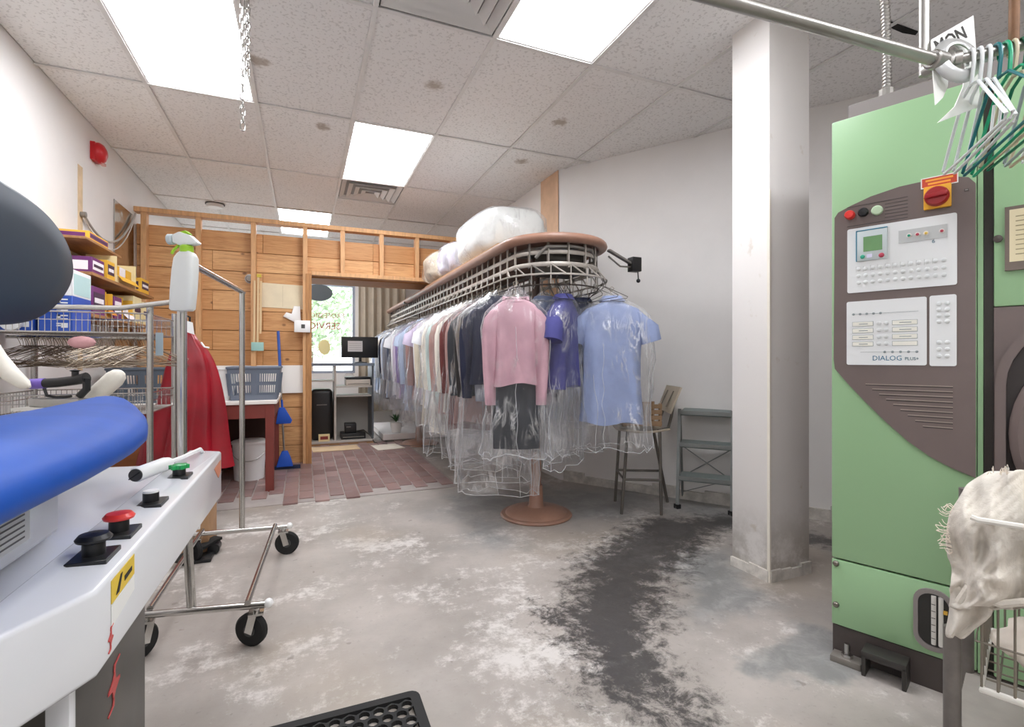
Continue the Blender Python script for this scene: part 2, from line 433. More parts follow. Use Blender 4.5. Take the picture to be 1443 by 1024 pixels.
wp = struct(MB().box(XL, .075, YP + .112, YP + .13, 0, 2.34).build('wall_back', M('sheathing', '#9c6c40', .8)))
rows = 12; ph = 2.34 / rows
for r in range(rows):
    z0, z1 = r * ph, (r + 1) * ph
    xe = .075 if z1 < 1.97 else 2.07
    cut = -.38 if r % 2 else -.82
    cuts = [XL, cut, xe] if xe < 1 else [XL, cut, .70, xe]
    for a, b in zip(cuts, cuts[1:]):
        dy = random.uniform(0, .006)
        MB().box(a + .001, b - .001, YP + .086 + dy, YP + .11, z0 + .0025, z1 - .0025).build('plank', PLANK, wp, bevel=.002, seg=1)
for px, full in ((202, 1), (279, 1), (357, 1), (430, 1), (483, 0), (538, 0), (588, 0), (637, 0)):
    x = aty(px, 400, YP).x
    MB().box(x - .022, x + .022, YP, YP + .085, 0.0 if full else 1.985, 2.43).build('stud', TIMBER, wp, bevel=.002, seg=1)
MB().box(XL, 2.07, YP - .005, YP + .10, 2.43, 2.475).build('top_plate', TIMBER, wp, bevel=.003, seg=1)
MB().box(.02, .075, YP - .01, YP + .13, 0, 1.955).build('door_jamb', M('jamb_wood', '#b5814f', .6, var=.2, vs=8, sc=(8, 8, 1)), wp, bevel=.002, seg=1)
MB().box(.075, 2.07, YP - .005, YP + .10, 1.945, 1.985).build('header_rail', TIMBER, wp, bevel=.002, seg=1)
MB().box(.075, 2.07, YP + .10, YP + .55, 1.93, 1.955).build('soffit_board', M('soffit_wood', '#b07a48', .6, var=.2, vs=4, sc=(1, 8, 8)), wp)
MB().box(.075, 2.07, YP + .53, YP + .57, 1.955, 2.34).build('rear_header', M('rear_header_wood', '#b78651', .6, var=.15), wp)
tag(MB().box(-1.02, .052, YP + .06, YP + .072, .735, 1.018).build('splash_board', M('laminate_white', '#eeebe6', .4)), 'white splash board screwed to the plank partition behind the baskets', 'board')
# shop front: wall with window, curtain, street behind
WX0, WX1, WZ0, WZ1 = -.05, .76, .86, 2.28
fw = MB(); fw.box(XL, -1.30, YF, YF + .1, 0, CEIL + .05); fw.box(-1.30, -.20, YF, YF + .1, 0, WZ0); fw.box(-1.30, -.20, YF, YF + .1, WZ1, CEIL + .05); fw.box(-.20, WX0, YF, YF + .1, 0, CEIL + .05); fw.box(WX1, 2.2, YF, YF + .1, 0, CEIL + .05); fw.box(WX0, WX1, YF, YF + .1, 0, WZ0); fw.box(WX0, WX1, YF, YF + .1, WZ1, CEIL + .05)
struct(fw.build('wall_front', WHITE))
w2_ = struct(MB().box(-1.30, -.20, YF + .045, YF + .051, WZ0, WZ1).build('added_window_2', M('window_glass', '#ffffff', .02, alpha=.06)))  # added window hidden by the partition, lets more daylight into the far room
wi = struct(MB().box(WX0, WX1, YF + .045, YF + .051, WZ0, WZ1).build('window_1', M('window_glass', '#ffffff', .02, alpha=.06)))
fr = MB(); ALU = M('window_frame', '#9ea4b2', .4, .3)
for b in ((WX0, WX0 + .04, WZ0, WZ1), (WX1 - .04, WX1, WZ0, WZ1), (WX0 + .04, WX1 - .04, WZ1 - .05, WZ1), (WX0 + .04, WX1 - .04, WZ0, WZ0 + .04)): fr.box(b[0], b[1], YF + .02, YF + .075, b[2], b[3])
fr.build('window_frame', ALU, wi)
RED = M('sign_red', '#a83a44', .6)
def glass(u, v, d): return (.62 - u, YF + .04 + d, v)
text_mb('PROFESSIONAL', .105, lambda u, v, d: (.60 - .36 - u * 1.0, YF + .041 - d, 1.765 + v), .001).build('window_lettering', RED, wi)
text_mb('SERVICE', .15, lambda u, v, d: (.60 - .33 - u, YF + .041 - d, 1.60 + v), .001).build('window_lettering', RED, wi)
tag(MB().prism([(.20 * math.cos(k * PI / 16), .13 * math.sin(k * PI / 16)) for k in range(32)], lambda u, v, d: (.22 + u, YF + .012 + d, 2.12 + v), 0, .03).build('oval_sign', M('oval_dark', '#4f565a', .5)), 'dark grey oval board hanging at the top of the shop window', 'sign')
tag(MB().prism([(.09 * math.cos(k * PI / 10), .12 * math.sin(k * PI / 10)) for k in range(20)], lambda u, v, d: (.30 + u, YF + .033 + d, 1.27 + v), 0, .012).build('window_sticker', M('sticker_yellow', '#efe0a4', .6)), 'pale yellow round sticker low on the shop window', 'sticker')
cm = MB(); n = 60
pts = [(.80 + .74 * k / n, 8.16 + .035 * math.sin(k * .62) + .015 * math.sin(k * .23)) for k in range(n + 1)]
cm.loft([[(x, y, z) for x, y in pts] for z in (.25, 1.2, 2.1, 2.42)], False, False, ring=False)
cu = thing('curtain', 'beige pleated curtain drawn beside the shop window', 'curtain', (1.17, 8.16, .25))
cb_ = cm.build('drape', M('curtain_cloth', '#bfb3a1', .85, var=.08), cu, smooth=True)
sm_ = cb_.modifiers.new('s', 'SOLIDIFY'); sm_.thickness = .004
MB().tube([(.7, 8.16, 2.43), (1.62, 8.16, 2.43)], .012).build('curtain_rod', STEEL, cu)
# street
struct(MB().box(-14, 14, YF + .1, 40, -.3, -.2).build('street_ground', M('asphalt', '#a9aaa6', .9, var=.1)))
def tree(x, y, h, lb, seed):
    rnd = random.Random(seed); o = thing('street_tree', lb, 'tree', (x, y, -.2), 'trees across the street')
    MB().tube([(x, y, -.2), (x + .05, y, h * .3), (x, y + .1, h * .6)], [.14, .11, .05]).build('trunk', M('bark', '#6d5a4a', .9), o)
    lv = MB()
    for k in range(2600):
        a, b, r = rnd.uniform(0, 2 * PI), rnd.uniform(-1, 1), h * .36 * rnd.random() ** .4
        c = Vector((x + r * math.cos(a) * math.sqrt(1 - b * b), y + r * math.sin(a) * math.sqrt(1 - b * b), h * .62 + r * b * 1.1))
        d = Vector((rnd.gauss(0, 1), rnd.gauss(0, 1), rnd.gauss(0, 1))).normalized(); e = d.orthogonal().normalized(); s_ = h * .024
        f = d.cross(e); lv.add([c - e * s_, c + f * s_ * .5, c + e * s_, c - f * s_ * .5], [(0, 1, 2, 3)])
    q = lv.build('foliage', M('leaf', '#a9bf98', .7, var=.3, vs=2), o); q['kind'] = 'stuff'
tree(.1, 15, 4.6, 'pale green tree outside, left in the shop window', 1); tree(3.6, 19, 5.4, 'pale green tree outside, right in the shop window', 2)
# ------------------------------------------------------------------ ROLLING PRESS STATION (left foreground)
pr_ = thing('ironing_press', 'white ironing press with blue padded buck, dark raised head and control box', 'ironing press', (-.6, 1.2, 0))
XP = -.26
# control box: long rail with the buttons on top, its near end chamfered
def ctop(x, y): return .765 + (x + .26) * -.12
topo = [(-.26, .844), (-.26, 1.955), (-.352, 1.955), (-.352, .93), (-.34, .70), (-.40, .52), (-.52, .40), (-.44, .40), (-.325, .56)]
topo = [(-.26, .844), (-.26, 1.955), (-.355, 1.955), (-.355, .80), (-.40, .62), (-.46, .48), (-.42, .44), (-.335, .70)]
m = MB()
vt = [(x, y, ctop(x, y) - (.0 if y > .8 else (.8 - y) * .05)) for x, y in topo]; vb = [(x, y, .645 - (y - .844) * .03) for x, y in topo]
n = len(topo); m.add(vt + vb, [tuple(range(n)), tuple(range(n, 2 * n))[::-1]] + [(i, (i + 1) % n, n + (i + 1) % n, n + i) for i in range(n)])
box_ = m.build('control_box', PRESSW, pr_, bevel=.007, seg=3)
# flat work tray behind the control strip, back panel and body
m = MB(); m.add([(-.355, .62, .70), (-.355, 1.955, .73), (-.80, 1.955, .745), (-.80, .62, .72), (-.355, .62, .60), (-.355, 1.955, .60), (-.80, 1.955, .60), (-.80, .62, .60)],
                [(0, 1, 2, 3), (7, 6, 5, 4), (0, 4, 5, 1), (1, 5, 6, 2), (2, 6, 7, 3), (3, 7, 4, 0)])
m.build('tray', PRESSW, pr_, bevel=.006)
MB().box(-.62, -.46, .55, 1.295, .728, .925).build('buck_pedestal', PRESSW, pr_, bevel=.01)
MB().box(-.84, -.80, .60, 1.955, .60, .80).build('tray_lip', PRESSW, pr_, bevel=.006)
MB().box(-.72, -.60, 1.30, 1.36, .74, .93).build('buck_bracket', WHITEP, pr_, bevel=.004)
# cabinet under the tray
DKG = M('press_dark_steel', '#55534f', .35, .4, var=.12, vs=5)
MB().box(-.86, -.345, 1.0, 1.416, .02, .60).build('base_cabinet', DKG, pr_, bevel=.004)
MB().box(-.365, -.335, .975, .999, .02, .615).build('corner_post', PRESSW, pr_, bevel=.002)
MB().box(-.86, -.82, .35, .99, .02, .60).build('rear_panel', BLACK, pr_)
MB().box(-.80, -.42, .30, .34, .02, .60).build('end_panel', DKG, pr_)
MB().bar((-.42, .42, .30), (-.40, .82, .56), .03, .012).build('stay_bar', STEEL, pr_)
for y in (1.80,): 
    for x in (-.78, -.62): MB().box(x - .02, x + .02, y - .02, y + .02, 0, .61).build('leg', GREYM, pr_)
# red swirl emblem on the cabinet face and on the box end
FL = M('emblem_red', '#c9524f', .5)
def emblem(mb, fn, s):
    for sg in (1, -1):
        mb.prism([(sg * u * s, sg * v * s) for u, v in ((.02, 0), (.42, .06), (.12, .18), (.06, .62), (-.10, .30), (-.42, .02))], fn, 0, .0015)
        mb.prism([(sg * u * s, sg * v * s) for u, v in ((-.02, .60), (.06, .62), (.10, .86), (.42, 1.0), (.40, 1.08), (.0, .93))], fn, 0, .0015)
mb = MB(); emblem(mb, lambda u, v, d: (-.3445 + d, 1.203 + u * 1.9, .439 + v), .042); mb.build('emblem', FL, pr_)
mb = MB(); emblem(mb, lambda u, v, d: (-.2595 + d, .892 + u * 1.3, .674 + v), .017); mb.build('emblem', FL, pr_)
# stickers
YS = M('sticker_warn', '#e8c53a', .5)
st = MB().prism([(.895, .722), (1.00, .726), (1.00, .758), (.895, .756)], lambda u, v, d: (-.2595 + d, u, v), 0, .001).build('warning_sticker', YS, pr_); st['label'] = 'yellow warning sticker'
MB().prism([(.895, .688), (1.00, .700), (1.00, .724), (.895, .720)], lambda u, v, d: (-.2595 + d, u, v), 0, .001).build('sticker_text_field', M('sticker_white', '#f2f2ee', .5), pr_)
mb = MB(); mb.prism([(.912, .728), (.925, .728), (.94, .752), (.932, .752)], lambda u, v, d: (-.2583 + d, u, v), 0, .0006)
mb.prism([(.95, .734), (.985, .737), (.985, .744), (.95, .742)], lambda u, v, d: (-.2583 + d, u, v), 0, .0006); mb.build('sticker_print', M('print_black', '#2a2622', .6), pr_)
MB().prism([(1.80, .735), (1.93, .74), (1.93, .70), (1.88, .69)], lambda u, v, d: (-.2595 + d, u, v), 0, .001).build('orange_sticker', M('sticker_orange', '#d98c6c', .5), pr_)
mb = MB(); mb.prism([(.95, .755), (1.17, .755), (1.17, .825), (.95, .825)], lambda u, v, d: (-.4595 + d, u, v), 0, .001); mb.build('rating_label', M('label_paper', '#f0efe8', .6), pr_)
mb = MB()
for k in range(6): mb.prism([(.96, .763 + k * .010), (1.15, .763 + k * .010), (1.15, .766 + k * .010), (.96, .766 + k * .010)], lambda u, v, d: (-.4582 + d, u, v), 0, .0005)
mb.build('label_print', M('print_grey', '#77756f', .6), pr_)
# push buttons
BASEP = M('button_plate', '#262626', .35)
def button(px, py, kind, colr, K=.64):
    c = atz(px, py, .775); c.x = -.305; z0 = ctop(c.x, c.y)
    q = MB().box(c.x - .026, c.x + .026, c.y - .034, c.y + .034, z0 - .006, z0 + .003).build('button_plate', BASEP, box_, bevel=.001, seg=1)
    MB().lathe([(.0, 0), (.015, 0), (.015, .019), (.0, .019)], (c.x, c.y, z0 + .003), 20).build('button_collar', BLACK, box_, smooth=True)
    if kind == 'mushroom': MB().lathe([(.010, 0), (.010, .003), (.0225, .006), (.024, .010), (.019, .016), (.0, .018)], (c.x, c.y, z0 + .019), 28).build('mushroom_cap', colr, box_, smooth=True)
    elif kind == 'star': 
        mb = MB(); mb.lathe([(.018, 0), (.018, .009), (.014, .012), (0, .012)], (c.x, c.y, z0 + .02), 24)
        for k in range(6): mb.lathe([(.006, 0), (.006, .010), (0, .011)], (c.x + .018 * math.cos(k * PI / 3), c.y + .018 * math.sin(k * PI / 3), z0 + .02), 10)
        mb.build('star_cap', colr, box_, smooth=True)
    else: MB().lathe([(.0145, 0), (.0145, .004), (0, .005)], (c.x, c.y, z0 + .022), 20).build('flat_cap', colr, box_, smooth=True)
button(140, 778, 'mushroom', BLACK); button(178, 745, 'mushroom', M('button_red', '#e23b36', .3)); button(220, 704, 'flat', WHITEP); button(252, 668, 'star', M('button_green', '#1f9a52', .3))
# spray gun lying on the tray
a, b = atz(200, 668, .80), atz(238, 655, .80)
gd = (b - a).normalized()
gn = thing('steam_gun', 'white cylinder steam gun lying on the press tray by the green button', 'steam gun', (a.x, a.y, .775))
a = Vector((-.385, 1.50, .792)); b = Vector((-.345, 1.66, .792)); gd = (b - a).normalized()
MB().lathe([(.016, 0), (.0185, .004), (.0185, .13), (.015, .15), (.009, .165)], a, 24, gd).build('barrel', WHITEP, gn, smooth=True)
MB().lathe([(.0, -.003), (.0155, -.003), (.0155, .003)], a, 24, gd).build('end_cap', M('dark_cap', '#4c4a48', .5), gn, smooth=True)
MB().bar(a + Vector((-.012, -.002, -.009)) - gd * .004, a + Vector((.011, -.002, .008)) - gd * .004, .003, .003).build('slot', BLACK, gn)
MB().tube([b - gd * .01, b + gd * .08 + Vector((0, 0, .0)), b + gd * .20 + Vector((-.01, 0, .0)), b + gd * .30 + Vector((-.04, .0, -.03)), b + gd * .36 + Vector((-.08, .0, -.3))], .006).build('hose', WHITEP, gn, smooth=True)
# blue buck pad : rounded, tapering to the far tip
BLUE = M('buck_cloth', '#0a50b0', .5, var=.12, vs=4, spec=.3)
out = []
YT = 1.90
for k in range(33):
    q = k / 32; y = .15 + (YT - .15) * (1 - (1 - q) ** 1.7)
    rgt = interp([(.15, -.275), (.9, -.275), (1.1, -.285), (1.3, -.312), (1.5, -.36), (1.68, -.42), (1.82, -.482), (1.88, -.52), (1.90, -.55)], y)
    lft = interp([(.15, -.62), (1.7, -.605), (1.82, -.595), (1.88, -.575), (1.90, -.555)], y)
    out.append((y, lft, rgt))
prof = [(.0, .0), (.35, .002), (.7, .010), (.88, .026), (.97, .040), (1.0, .056), (.985, .072), (.9, .082), (.5, .085), (0, .085)]
rings = []
for y, l, r in out:
    cx, hw = (l + r) / 2, max((r - l) / 2, .002); ring = []
    full = [(u, d) for u, d in prof] + [(-u, d) for u, d in prof[::-1][1:-1]]
    tk = interp([(.15, 1), (1.6, 1), (1.8, .85), (1.9, .35)], y)
    for u, d in full: ring.append((cx + u * hw, y, .982 + .008 * math.sin(y * 3) - (d * tk) - (1 - tk) * .02))
    rings.append(ring)
bk = MB().loft(rings).build('buck_pad', BLUE, pr_, smooth=True, angle=80)
# raised head: slab with rounded tip, padded face towards the operator
NAVY = M('head_cloth', '#1f3547', .5, var=.12, vs=5)
tip = [(.55, .0), (.55, .30), (1.40, .305), (1.58, .295), (1.69, .268), (1.765, .228), (1.80, .185), (1.805, .15), (1.785, .11), (1.73, .06), (1.65, .022), (1.55, .0), (1.4, -.012)]
hz = Vector((-.665, 0, 1.165)); hup = Vector((.12, 0, .993)); hn = Vector((.993, 0, -.12))
def hfn(u, v, d): q = hz + hup * v + hn * d; return (q.x, u, q.z)
for _ in range(2):
    q_ = []
    for k in range(len(tip)):
        A_, B_ = Vector(tip[k]), Vector(tip[(k + 1) % len(tip)]); q_ += [tuple(A_.lerp(B_, .25)), tuple(A_.lerp(B_, .75))]
    tip = q_
def inset(poly, s): c = Vector((sum(p_[0] for p_ in poly) / len(poly), sum(p_[1] for p_ in poly) / len(poly))); return [tuple(c + (Vector(q) - c) * s) for q in poly]
MB().loft([[hfn(u, v, d) for u, v in inset(tip, s)] for s, d in ((.97, -.005), (1.0, .0), (1.0, .022), (.985, .034), (.93, .042), (.6, .05), (.2, .052))]).build('head_pad', NAVY, pr_, smooth=True, angle=60)
MB().loft([[hfn(u, v, d) for u, v in inset(tip, s)] for s, d in ((.95, -.03), (1.0, -.026), (1.005, -.006), (.98, -.004))]).build('head_plate', M('head_alu', '#b9bcbd', .3, .8), pr_, smooth=True)
MB().tube([(-.86, .75, .55), (-.90, .80, 1.0), (-.82, .85, 1.3), hfn(.85, .15, -.03)], .03).build('head_arm', PRESSW, pr_, smooth=True)
# black foot pedal and carton under the far end
c = atz(285, 788); fp = thing('foot_pedal', 'black foot pedal on the floor under the garment rack', 'pedal', (c.x, c.y, 0))
MB().box(c.x - .10, c.x + .05, c.y - .06, c.y + .10, 0, .018).build('pedal_base', BLACK, fp, bevel=.004)
MB().bar((c.x - .11, c.y - .08, .035), (c.x + .06, c.y + .11, .075), .06, .014).build('treadle', RUBBER, fp)
MB().tube([(c.x + .045, c.y + .05, .03), (c.x + .045, c.y + .13, .03)], .03, 14).build('pivot', BLACK, fp)
cx_ = thing('cardboard_carton', 'small brown cardboard carton under the far end of the press', 'carton', (-.62, 2.72, 0))
KRAFT = M('cardboard', '#b08a66', .85, var=.1, vs=6)
MB().box(-.72, -.485, 3.18, 3.46, .002, .24).build('carton_body', KRAFT, cx_, bevel=.003)
MB().box(-.722, -.483, 3.30, 3.34, .2395, .2405).build('tape', M('tape_tan', '#cdb08a', .3), cx_)
# ------------------------------------------------------------------ CHROME ROLLING GARMENT RACK
rk = thing('garment_rack', 'chrome rolling garment rack with black castors beside the press', 'garment rack', (-.3, 2.65, 0))
zb = .15
nl, nr, fr_, fl_ = Vector((-.56, 2.19, zb)), Vector((-.135, 2.10, zb)), Vector((-.085, 3.03, zb)), Vector((-.56, 3.09, zb))
MB().tube([nl, nr], .013, 10).build('base_rail', CHROME, rk, smooth=True); MB().tube([fl_, fr_], .013, 10).build('base_rail', CHROME, rk, smooth=True)
MB().tube([nl + Vector((.04, 0, .016)), fl_ + Vector((.06, 0, .016))], .011, 10).build('base_side_bar', CHROME, rk, smooth=True); MB().tube([nr + Vector((-.06, 0, .016)), fr_ + Vector((-.06, 0, .016))], .011, 10).build('base_side_bar', CHROME, rk, smooth=True)
un, uf = Vector((-.385, 2.165, zb)), Vector((-.31, 3.065, zb))
MB().tube([un, un + Vector((-.012, 0, .25)), un + Vector((-.03, 0, .6)), un + Vector((-.03, 0, 1.29))], .016, 12).build('upright', CHROME, rk, smooth=True)
MB().tube([uf, uf + Vector((0, 0, 1.29))], .014, 12).build('upright', CHROME, rk, smooth=True)
tb0, tb1 = un + Vector((-.03, -.02, 1.30)), uf + Vector((0, .05, 1.30))
MB().tube([tb0, tb1], .0135, 10).build('top_bar', CHROME, rk, smooth=True)
def castor(p, ang):
    d = Vector((math.cos(ang), math.sin(ang), 0)); s_ = Vector((-d.y, d.x, 0))
    c = Vector((p.x, p.y, .062)) + d * .02
    wh = MB().lathe([(.02, -.012), (.055, -.014), (.062, -.008), (.062, .008), (.055, .014), (.02, .012)], c, 24, s_).build('castor_wheel', RUBBER, rk, smooth=True)
    MB().lathe([(0, -.017), (.022, -.017), (.022, .017), (0, .017)], c, 16, s_).build('wheel_hub', M('hub_dark', '#3a3a3a', .4), wh)
    fk = MB()
    for q in (-1, 1): fk.bar(c + s_ * (.02 * q) + Vector((0, 0, -.008)), Vector((p.x, p.y, .125)) + s_ * (.02 * q), .004, .03, up=d)
    fk.box(p.x - .026, p.x + .026, p.y - .026, p.y + .026, .122, .130); fk.lathe([(.012, 0), (.012, .016)], (p.x, p.y, .128), 12)
    fk.build('castor_fork', CHROME, rk)
castor(nr + Vector((-.03, .0, 0)), PI - PSI - .15); castor(fr_ + Vector((-.02, 0, 0)), -PSI + .2); castor(nl + Vector((.03, 0, 0)), -2.2); castor(fl_ + Vector((.03, 0, 0)), 2.4)
for p_ in (nr, fr_): MB().ball(p_ + Vector((.012, 0, .004)), .017, 12).build('bumper', WHITEP, rk, smooth=True)
# spray bottle hooked on the near end of the rack
LIME = M('lime_plastic', '#9fd02c', .35)
bx = atd(257, 470, 1.80); BXc = Vector((bx.x, bx.y, 0))
sb = thing('spray_bottle', 'white spray bottle with lime green collar hooked on the garment rack', 'spray bottle', (BXc.x, BXc.y, 1.255))
RT = Vector((_c, -_s, 0)); FW = Vector((_s, _c, 0))
def sbf(u, v, d): q = BXc + RT * (u + (v - 1.26) * .075) + FW * d; return (q.x, q.y, v)
rings = []
for z, a, b in ((1.255, .034, .022), (1.262, .040, .027), (1.33, .042, .028), (1.40, .041, .028), (1.445, .038, .026), (1.462, .028, .022), (1.470, .018, .018)):
    rings.append([sbf(a * math.copysign(abs(math.cos(k * PI / 12)) ** .6, math.cos(k * PI / 12)), z, b * math.copysign(abs(math.sin(k * PI / 12)) ** .6, math.sin(k * PI / 12))) for k in range(24)])
MB().loft(rings).build('bottle_body', M('bottle_white', '#e4e6e2', .35), sb, smooth=True)
mb = MB(); mb.lathe([(.022, 0), (.022, .022), (.017, .026)], sbf(0, 1.466, 0), 18); mb.build('collar', LIME, sb, smooth=True)
MB().prism([(-.045, 1.500), (-.050, 1.528), (-.025, 1.540), (.015, 1.527), (.045, 1.500), (.038, 1.494), (.012, 1.492), (-.012, 1.488)], sbf, -.016, .016).build('spray_head', M('head_white', '#e6e9e6', .35), sb, bevel=.005)
MB().lathe([(.014, 0), (.019, .004), (.019, .02), (.012, .02)], sbf(-.048, 1.514, 0), 16, -RT).build('nozzle', M('nozzle_grey', '#c4cfd2', .4), sb, smooth=True)
MB().prism([(-.030, 1.538), (-.005, 1.545), (.012, 1.532), (-.02, 1.528)], sbf, -.012, .012).build('green_cap', LIME, sb, bevel=.003)
MB().tube([sbf(-.03, 1.493, 0), sbf(-.048, 1.475, 0), sbf(-.054, 1.462, 0)], .005).build('trigger', LIME, sb)
# ------------------------------------------------------------------ WIRE SHELVING, HANGERS, CARTONS (left wall)
SX0, SX1, SY0, SY1 = -1.40, -.735, 3.10, 3.62
ws = thing('wire_shelving', 'chrome wire shelving unit with basket shelves against the left wall', 'shelving', ((SX0 + SX1) / 2, 3.35, 0))
for x in (SX0, SX1):
    for y in (SY0, SY1): MB().tube([(x, y, 0), (x, y, 1.36)], .0155, 10).build('post', CHROME, ws, smooth=True)
def basket(z0, z1, nm):
    r = MB()
    for z in (z0, z1):
        r.tube([(SX0, SY0, z), (SX1, SY0, z), (SX1, SY1, z), (SX0, SY1, z)], .004, 6, closed=True)
    r.tube([(SX0, SY0, (z0 * .4 + z1 * .6)), (SX1, SY0, (z0 * .4 + z1 * .6)), (SX1, SY1, (z0 * .4 + z1 * .6)), (SX0, SY1, (z0 * .4 + z1 * .6))], .0022, 5, closed=True)
    sh = r.build('shelf_rim', CHROME, ws, smooth=True)
    g_ = MB(); k = SX0
    while k <= SX1:
        g_.tube([(k, SY0, z1), (k, SY0, z0), (k, SY1, z0), (k, SY1, z1)], .0017, 4); k += .024
    k = SY0 + .03
    while k < SY1:
        g_.tube([(SX0, k, z1), (SX0, k, z0), (SX1, k, z0), (SX1, k, z1)], .0017, 4); k += .03
    q = g_.build('shelf_wires', CHROME, sh); q['kind'] = 'stuff'
basket(1.215, 1.315, 'top'); basket(.80, .905, 'low'); basket(.16, .22, 'floor')
rod = MB().tube([(SX0, 3.33, 1.195), (SX1, 3.33, 1.195)], .008, 8).build('hanging_rod', CHROME, ws, smooth=True)
# the slanting rail end above the shelf
MB().tube([(-1.36, 3.13, 1.335), aty(170, 434, 3.02), aty(245, 425, 2.9)], .013, 10).build('rail_arm', CHROME, ws, smooth=True)
# tag hanging on post
c = Vector((SX1 + .02, SY0 + .03, 1.13)); MB().box(c.x - .003, c.x + .03, c.y, c.y + .004, 1.10, 1.22).build('shelf_tag', M('tag_grey', '#9fb0ba', .5), ws)
# wire hangers crowded on the rod
def hanger_mb(wd, drop, r=.0016, n=4, hook=.05):
    m = MB(); m.tube([(0, 0, 0), (0, .012, .012), (0, .0, .022), (0, -.014, .012), (0, -.004, -.012), (0, 0, -.028), (0, -wd / 2, -drop), (0, -wd / 2 + .01, -drop - .01), (0, wd / 2 - .01, -drop - .01), (0, wd / 2, -drop), (0, 0, -.028)], r, n)
    return m
WIRE = M('hanger_wire', '#a39684', .4, .8, var=.2, vs=30)
WIRE2 = M('hanger_wire_dark', '#6b5a49', .45, .7, var=.2, vs=30)
def hanger_row(n, x0, x1, z, y, tilt, group, lab_fn):
    src = {}
    for k in range(n):
        f = k / (n - 1); x = x0 + (x1 - x0) * f; mt = WIRE if random.random() < .6 else WIRE2
        if mt.name not in src:
            o = hanger_mb(.40, .115).build('wire_hanger', mt); src[mt.name] = o
        else:
            o = src[mt.name].copy(); COL.objects.link(o)
        o.location = (x, y + random.uniform(-.008, .008), z - .008); o.rotation_euler = (random.uniform(-.14, .14), random.uniform(-.12, .12), tilt(f) + random.uniform(-.1, .1))
        tag(o, lab_fn, 'hanger', group)
hanger_row(60, SX0 + .06, SX1 - .03, 1.188, 3.33, lambda f: -.55 - .35 * f, 'wire hangers crowded under the top wire shelf', 'thin wire clothes hanger crowded on the rod under the top wire shelf')
pk = MB(); pk.ball((-1.03, 3.14, 1.165), .045, 12, (1.3, .6, .7)); tag(pk.build('pink_rag', M('pink_cloth', '#d9a5a8', .8, bump=.5, bs=40, bd=.01), smooth=True), 'small pink rag tucked among the wire hangers', 'rag')
# blue and white cartons on the top shelf
BLU = M('carton_blue', '#2853b4', .45, var=.05); WHC = M('carton_white', '#edeef0', .5); TEAL = M('carton_teal', '#b9d8d8', .5)
def carton(x0, x1, y0, y1, z0, zs, z1, lb):
    o = thing('detergent_carton', lb, 'carton', ((x0 + x1) / 2, (y0 + y1) / 2, z0), 'blue and white cartons on the wire shelf')
    MB().box(x0, x1, y0, y1, z0, zs).build('carton_lower', BLU, o, bevel=.002, seg=1)
    MB().box(x0, x1, y0, y1, zs, z1).build('carton_upper', WHC, o, bevel=.002, seg=1)
    MB().box(x1, x1 + .001, y0 + .02, y1 - .01, zs + .01, z1 - .02).build('teal_patch', TEAL, o)
    q = MB()
    for k in range(4):
        zz = z0 + .02 + k * (zs - z0 - .02) / 4; h = (zs - z0) / 4 - .022
        for (u0, u1, v0, v1) in ((.0, 1, .0, .28), (.0, .35, .0, 1), (.0, 1, .72, 1)) if k % 2 else ((.0, 1, .75, 1), (.4, 1, 0, .75), (0, .5, .3, .55)):
            q.box(x1 - .062 + u0 * .045, x1 - .062 + u1 * .045, y0 - .0012, y0, zz + v0 * h, zz + v1 * h)
    q.build('carton_print', WHC, o)
carton(-1.205, -1.075, 3.16, 3.40, 1.218, 1.40, 1.535, 'blue and white carton on the wire shelf, the one beside the purple boxes')
carton(-1.365, -1.225, 3.16, 3.42, 1.218, 1.41, 1.545, 'blue and white carton on the wire shelf, half hidden by the dark press head')
c = atd(30, 458, 2.42); sb2 = thing('white_roll', 'white roll with a dark core on the wire shelf under the dark press head', 'roll', (c.x, c.y, 1.22))
rc = Vector((-1.30, 3.125, 1.262)); MB().lathe([(.014, 0), (.042, 0), (.044, .004), (.044, .02), (.014, .02)], rc, 20, (0, 1, 0)).build('roll_body', WHC, sb2, smooth=True); MB().lathe([(0, .002), (.014, .002), (.014, .018), (0, .018)], rc, 14, (0, 1, 0)).build('roll_core', BLACK, sb2)
# wall shelves with purple and yellow boxes
wsf = thing('wall_shelf', 'two plain wooden shelves on the left wall filled with yellow boxes', 'shelf', (-1.31, 4.5, 1.36))
SHW = M('shelf_wood', '#a87a4d', .6, var=.2, vs=5, sc=(8, 1, 8))
MB().box(XL + .001, -1.17, 3.72, 5.05, 1.585, 1.605).build('shelf_board', SHW, wsf, bevel=.002, seg=1); MB().box(XL + .001, -1.17, 3.72, 5.05, 1.335, 1.355).build('shelf_board', SHW, wsf, bevel=.002, seg=1)
MB().box(XL + .001, -1.20, 3.72, 4.35, 1.80, 1.815).build('shelf_board', SHW, wsf, bevel=.002, seg=1)
for y in (3.75, 4.4, 5.02): MB().box(XL + .001, XL + .02, y - .015, y + .015, 1.25, 1.82).build('shelf_bracket', STEEL, wsf)
PUR = M('box_purple', '#6d2a6e', .45, var=.1); YEL = M('box_yellow', '#eab53a', .5, var=.08); CRE = M('box_cream', '#ecdcaa', .6, var=.05); ORG = M('box_orange', '#d98a2c', .5)
PRN = M('box_print', '#3d2746', .5); PRW = M('box_print_white', '#f3eef2', .5)
